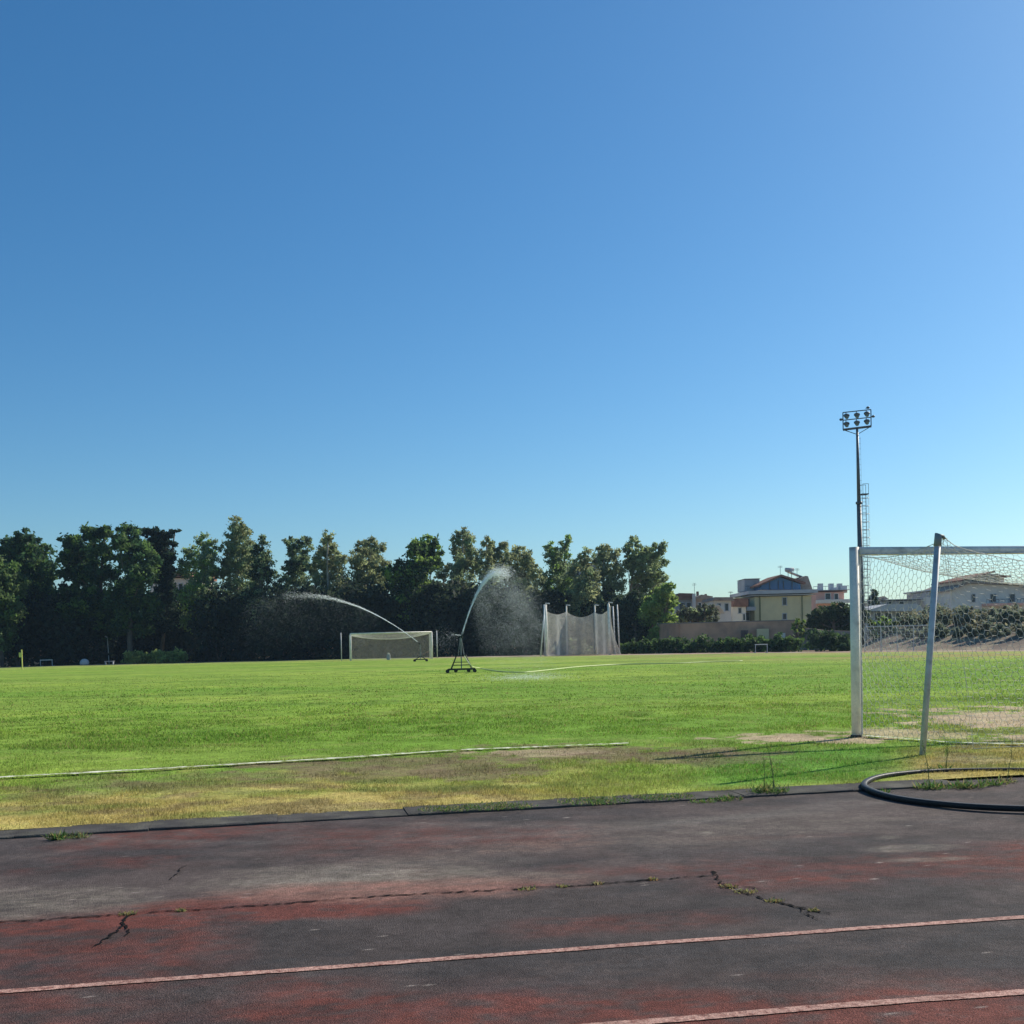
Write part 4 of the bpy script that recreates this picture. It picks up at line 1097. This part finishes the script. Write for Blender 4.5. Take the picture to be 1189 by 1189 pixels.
# wet patch where the spray lands
wp = G(612, 789)
g = np.random.default_rng(3); n = 4200
P = np.stack([wp.x + g.normal(size=n)*.75, wp.y + g.normal(size=n)*1.3, .03+np.abs(g.normal(size=n))*.10], -1)
tag(np_mesh('splash', droplets(P, .0055*g.uniform(.6, 1.4, n), None, 9), 3, M['water']), 'low splash of drops on the grass right of the sprinkler tower', 'splash', kind='stuff')

# hose
hp = [(541, 769.5, .75), (547, 773, .4), (556, 775.5, .12), (570, 778.2, .05), (590, 780.2, .05), (612, 780.2, .05), (640, 777.5, .05), (670, 774.3, .05), (700, 772.3, .05), (730, 771, .05), (780, 770.2, .05), (820, 768.6, .05), (862, 767.2, .05)]
pts = [Vector((c1p.x+.16, c1p.y-.1, .78))]
for u, v, z in hp[1:]: q = G(u, v, z); pts.append(Vector((q.x, q.y, z)))
sp = []
for i in range(len(pts)-1):
    p0, p1, p2, p3 = pts[max(i-1, 0)], pts[i], pts[i+1], pts[min(i+2, len(pts)-1)]
    for k in range(6):
        t = k/6
        sp.append(.5*((2*p1)+(p2-p0)*t+(2*p0-5*p1+4*p2-p3)*t*t+(3*p1-p0-3*p2+p3)*t**3))
sp.append(pts[-1])
for p in sp: p.z = max(p.z, .045)
tag(MB().tube(sp, .024, 8).build('hose', M['hose'], None, True), 'long pale yellow hose trailing right from the sprinkler tower', 'hose')

# ------------------------------------------------------------------ steel ring on the track edge
rc = G(1190, 919); rc = Vector((rc.x+.03, 9.72, 0)); rad = rc.x - G(1004, 919).x
ring = MB(); n = 120; prof = [(-.024, 0), (-.026, .038), (-.019, .045), (.019, .045), (.026, .038), (.024, 0)]
for k in range(n):
    t = 2*math.pi*k/n; wob = .006*math.sin(5*t)+.004*math.sin(11*t+1); lift = .006*(1+math.sin(3*t+.5))
    for (dr, z) in prof: ring.v.append((rc.x+(rad+wob+dr)*math.cos(t), rc.y+(rad*.97+wob+dr)*math.sin(t), z+lift+.004))
m_ = len(prof)
for k in range(n):
    for j in range(m_):
        a = k*m_+j; b = k*m_+(j+1) % m_; c = ((k+1) % n)*m_+(j+1) % m_; d = ((k+1) % n)*m_+j
        ring.f.append((a, d, c, b))
ro = ring.build('throwing_ring', M['black'], None, True)
tag(ro, 'large black ring lying across the kerb at the right edge', 'ring')

# ------------------------------------------------------------------ weeds
def weed(u, v, h, spread, n, label, tall=0, seed=0, col=(.09, .16, .04), dry=(.30, .27, .11), z=.0, name='weed', group='weeds at the track edge'):
    g = random.Random(seed); p = G(u, v); p.z = z; V = []; Cc = []
    def leaf(b, d, ln, w, c):
        s = d.cross(Vector((g.uniform(-1, 1), g.uniform(-1, 1), g.uniform(-1, 1))))
        if s.length < 1e-3: s = Vector((1, 0, 0))
        s.normalize(); t = b + d*ln
        V.extend([b, b+d*ln*.5+s*w, t, b+d*ln*.5-s*w]); Cc.extend([c]*4)
    for k in range(int(n*1.7)):
        a = g.uniform(0, 2*math.pi); rr = spread*g.random()**.7
        b = p + Vector((math.cos(a)*rr, math.sin(a)*rr*.7, 0))
        d = Vector((g.uniform(-1, 1), g.uniform(-1, 1), g.uniform(.15, 1.1))).normalized()
        c = dry if g.random() < .2 else tuple(q*g.uniform(.7, 1.3) for q in col)
        leaf(b, d, h*g.uniform(.3, 1.25), h*.03+.0025, c)
    o = np_mesh(name, [tuple(q) for q in V], 4, M['leaf'], np.array(Cc))
    tag(o, label, 'weed', group)
    for k in range(tall):
        b = p + Vector((g.uniform(-.08, .08), g.uniform(-.05, .05), 0)); H = g.uniform(.28, .5)
        tp = b + Vector((g.uniform(-.08, .08), g.uniform(-.05, .05), H))
        mb = MB().tube([b, b.lerp(tp, .5)+Vector((.015, 0, 0)), tp], [.004, .003, .0015], 5)
        o2 = mb.build('stalk', M['stalk'], None); o2.parent = o
        V2 = []; 
        for j in range(16):
            q = b.lerp(tp, g.uniform(.3, 1)); d = Vector((g.uniform(-1, 1), g.uniform(-1, 1), g.uniform(.2, 1))).normalized()
            s = d.cross(Vector((.3, .5, 1))).normalized(); ln = g.uniform(.02, .05)
            V2 += [q, q+d*ln*.5+s*.005, q+d*ln, q+d*ln*.5-s*.005]
        o3 = np_mesh('stalk_leaves', [tuple(q) for q in V2], 4, M['leaf'], np.tile(np.array(col), (len(V2), 1))); o3.parent = o2
    return o
M['stalk'] = mat('stalk', (.16, .20, .07), .8, .2)
weed(893, 922, .11, .17, 150, 'tall stemmed green weed at the kerb below the near goal', 3, 1)
weed(845, 929, .06, .14, 80, 'low green weed on the kerb left of the tall stemmed weed', 0, 2)
weed(816, 932, .05, .12, 55, 'small low weed, leftmost of those below the goal', 0, 3)
weed(1084, 916, .09, .16, 110, 'leafy green weed inside the black ring, left one', 1, 4)
weed(1122, 915, .10, .15, 110, 'leafy green weed inside the black ring, middle one', 0, 5)
weed(1150, 912, .08, .14, 60, 'sparse weed inside the black ring near the photo edge', 0, 6)
weed(1094, 896, .10, .14, 60, 'thin upright weed stalk rising behind the black ring', 2, 7)
weed(1168, 909, .08, .10, 40, 'dry single stalk at the right edge behind the ring', 1, 8, col=(.2, .2, .08))
weed(1022, 922, .06, .10, 60, 'weed tuft inside the left end of the black ring', 0, 9)
weed(68, 975, .08, .08, 60, 'weed tuft on the kerb near the left edge', 0, 10)
weed(92, 973, .06, .08, 50, 'tiny pale weed right of the kerb tuft at left', 0, 11, col=(.14, .17, .07))
weed(690, 935, .035, .32, 400, 'long grassy weed mat creeping over the kerb mid photo', 0, 12, z=.03, name='grass_mat')['kind'] = 'stuff'
weed(580, 941, .035, .32, 380, 'grassy weed mat on the kerb left of centre', 0, 13, z=.03, name='grass_mat')['kind'] = 'stuff'
weed(520, 944, .035, .25, 240, 'thin grass patch on the kerb where slabs show again', 0, 14, z=.03, name='grass_mat')['kind'] = 'stuff'
weed(770, 930, .035, .28, 340, 'grass tufts creeping over the kerb right of centre', 0, 15, z=.03, name='grass_mat')['kind'] = 'stuff'
for k, (u, v, s_, w_) in enumerate(((148, 1062, .05, 'at the fork of the short left crack'), (211, 1058, .03, 'on the long crack right of the fork'), (612, 1033, .06, 'on the long crack, widest clump mid photo'), (655, 1030, .035, 'on the long crack right of the widest clump'), (695, 1027, .03, 'on the long crack left of its right end'), (757, 1022, .03, 'nearest the right end of the long crack'), (846, 1030, .05, 'at the top of the slanting crack'), (866, 1036, .07, 'biggest dry clump in the slanting crack'), (900, 1047, .05, 'midway down the slanting crack'), (945, 1058, .03, 'at the lower end of the slanting crack'))):
    weed(u, v, .025, s_, 46, 'dry yellow weed ' + w_, 0, 60+k, col=(.24, .22, .09), dry=(.36, .30, .15), group='dry weeds in the track cracks')

# ------------------------------------------------------------------ small things on the far side
def hurdle(u, vb, w, h, label, y):
    p = X(u, y); root = thing('hurdle', label, 'hurdle', p, 'hurdles')
    mb = MB()
    for s_ in (-1, 1):
        MB().tube([p+Vector((s_*w/2, 0, 0)), p+Vector((s_*w/2, 0, h-.07))], .03, 6).build('upright', M['alu'], root)
        MB().tube([p+Vector((s_*w/2, .04, .035)), p+Vector((s_*w/2, .65, .035))], .03, 6).build('foot', M['alu'], root)
    MB().box(p.x-w/2-.05, p.x+w/2+.05, p.y-.02, p.y+.02, h-.07, h).build('top_bar', M['white'], root)
hurdle(884, 757, .95, .72, 'white hurdle standing before the dark hedge', float(far_y(np.array([.223]))[0])*1.03)
hurdle(53, 775, 1.25, .70, 'pale hurdle at the far left edge of the track', float(far_y(np.array([-.416]))[0])*1.03)
p = G(26, 778); p.z = 0; fl_ = thing('corner_pole', 'yellow corner pole at the far left of the pitch', 'pole', p)
MB().tube([p, p+Vector((0, 0, 1.75))], .055, 8).build('shaft', M['yellow'], fl_)
MB().box(p.x-.25, p.x-.055, p.y-.01, p.y+.01, 1.1, 1.5).build('flag', M['yellow'], fl_)
p = E(99, 1.02); dm = thing('landing_mat', 'pale rounded covered mat on the far left track', 'mat', p)
MB().sphere((p.x, p.y, .28), .48, .48, .42, 14, 8).build('cover', M['conc'], dm, True)
MB().tube([(p.x, p.y, -.02), (p.x, p.y, .1)], .5, 14).build('base', M['wall_grey'], dm)
p = X(126, 127); lp = thing('lamp_post', 'thin pale post in the shade under the broad dark pine', 'post', p)
MB().tube([p, p+Vector((-.1, 0, 3.0))], [.05, .04], 7).build('shaft', M['alu'], lp)
MB().tube([p+Vector((-.1, 0, 3.0)), p+Vector((-.25, -.25, 3.15))], [.06, .09], 8).build('head', M['alu'], lp)
p = E(128, 1.015); bn = thing('low_bench', 'low pale bench on the far track below the clipped hedge end', 'bench', p)
MB().box(p.x-.5, p.x+.5, p.y-.15, p.y+.15, .34, .40).build('seat', M['conc'], bn)
for s_ in (-.4, .4): MB().box(p.x+s_-.04, p.x+s_+.04, p.y-.13, p.y+.13, 0, .338).build('leg', M['conc'], bn)

# ------------------------------------------------------------------ air
hz = bpy.data.materials.new('haze'); hz.use_nodes = True
hn = hz.node_tree.nodes; hn.remove(hn['Principled BSDF'])
pv = hn.new('ShaderNodeVolumePrincipled'); pv.inputs['Color'].default_value = (.5, .75, 1, 1); pv.inputs['Density'].default_value = .00020
pv.inputs['Anisotropy'].default_value = .35
hz.node_tree.links.new(pv.outputs[0], hn['Material Output'].inputs['Volume'])
tag(MB().box(-1520, 1520, -320, 2420, -1.1, 24).build('haze', hz), 'thin bluish summer haze over the ground', 'haze', kind='stuff')
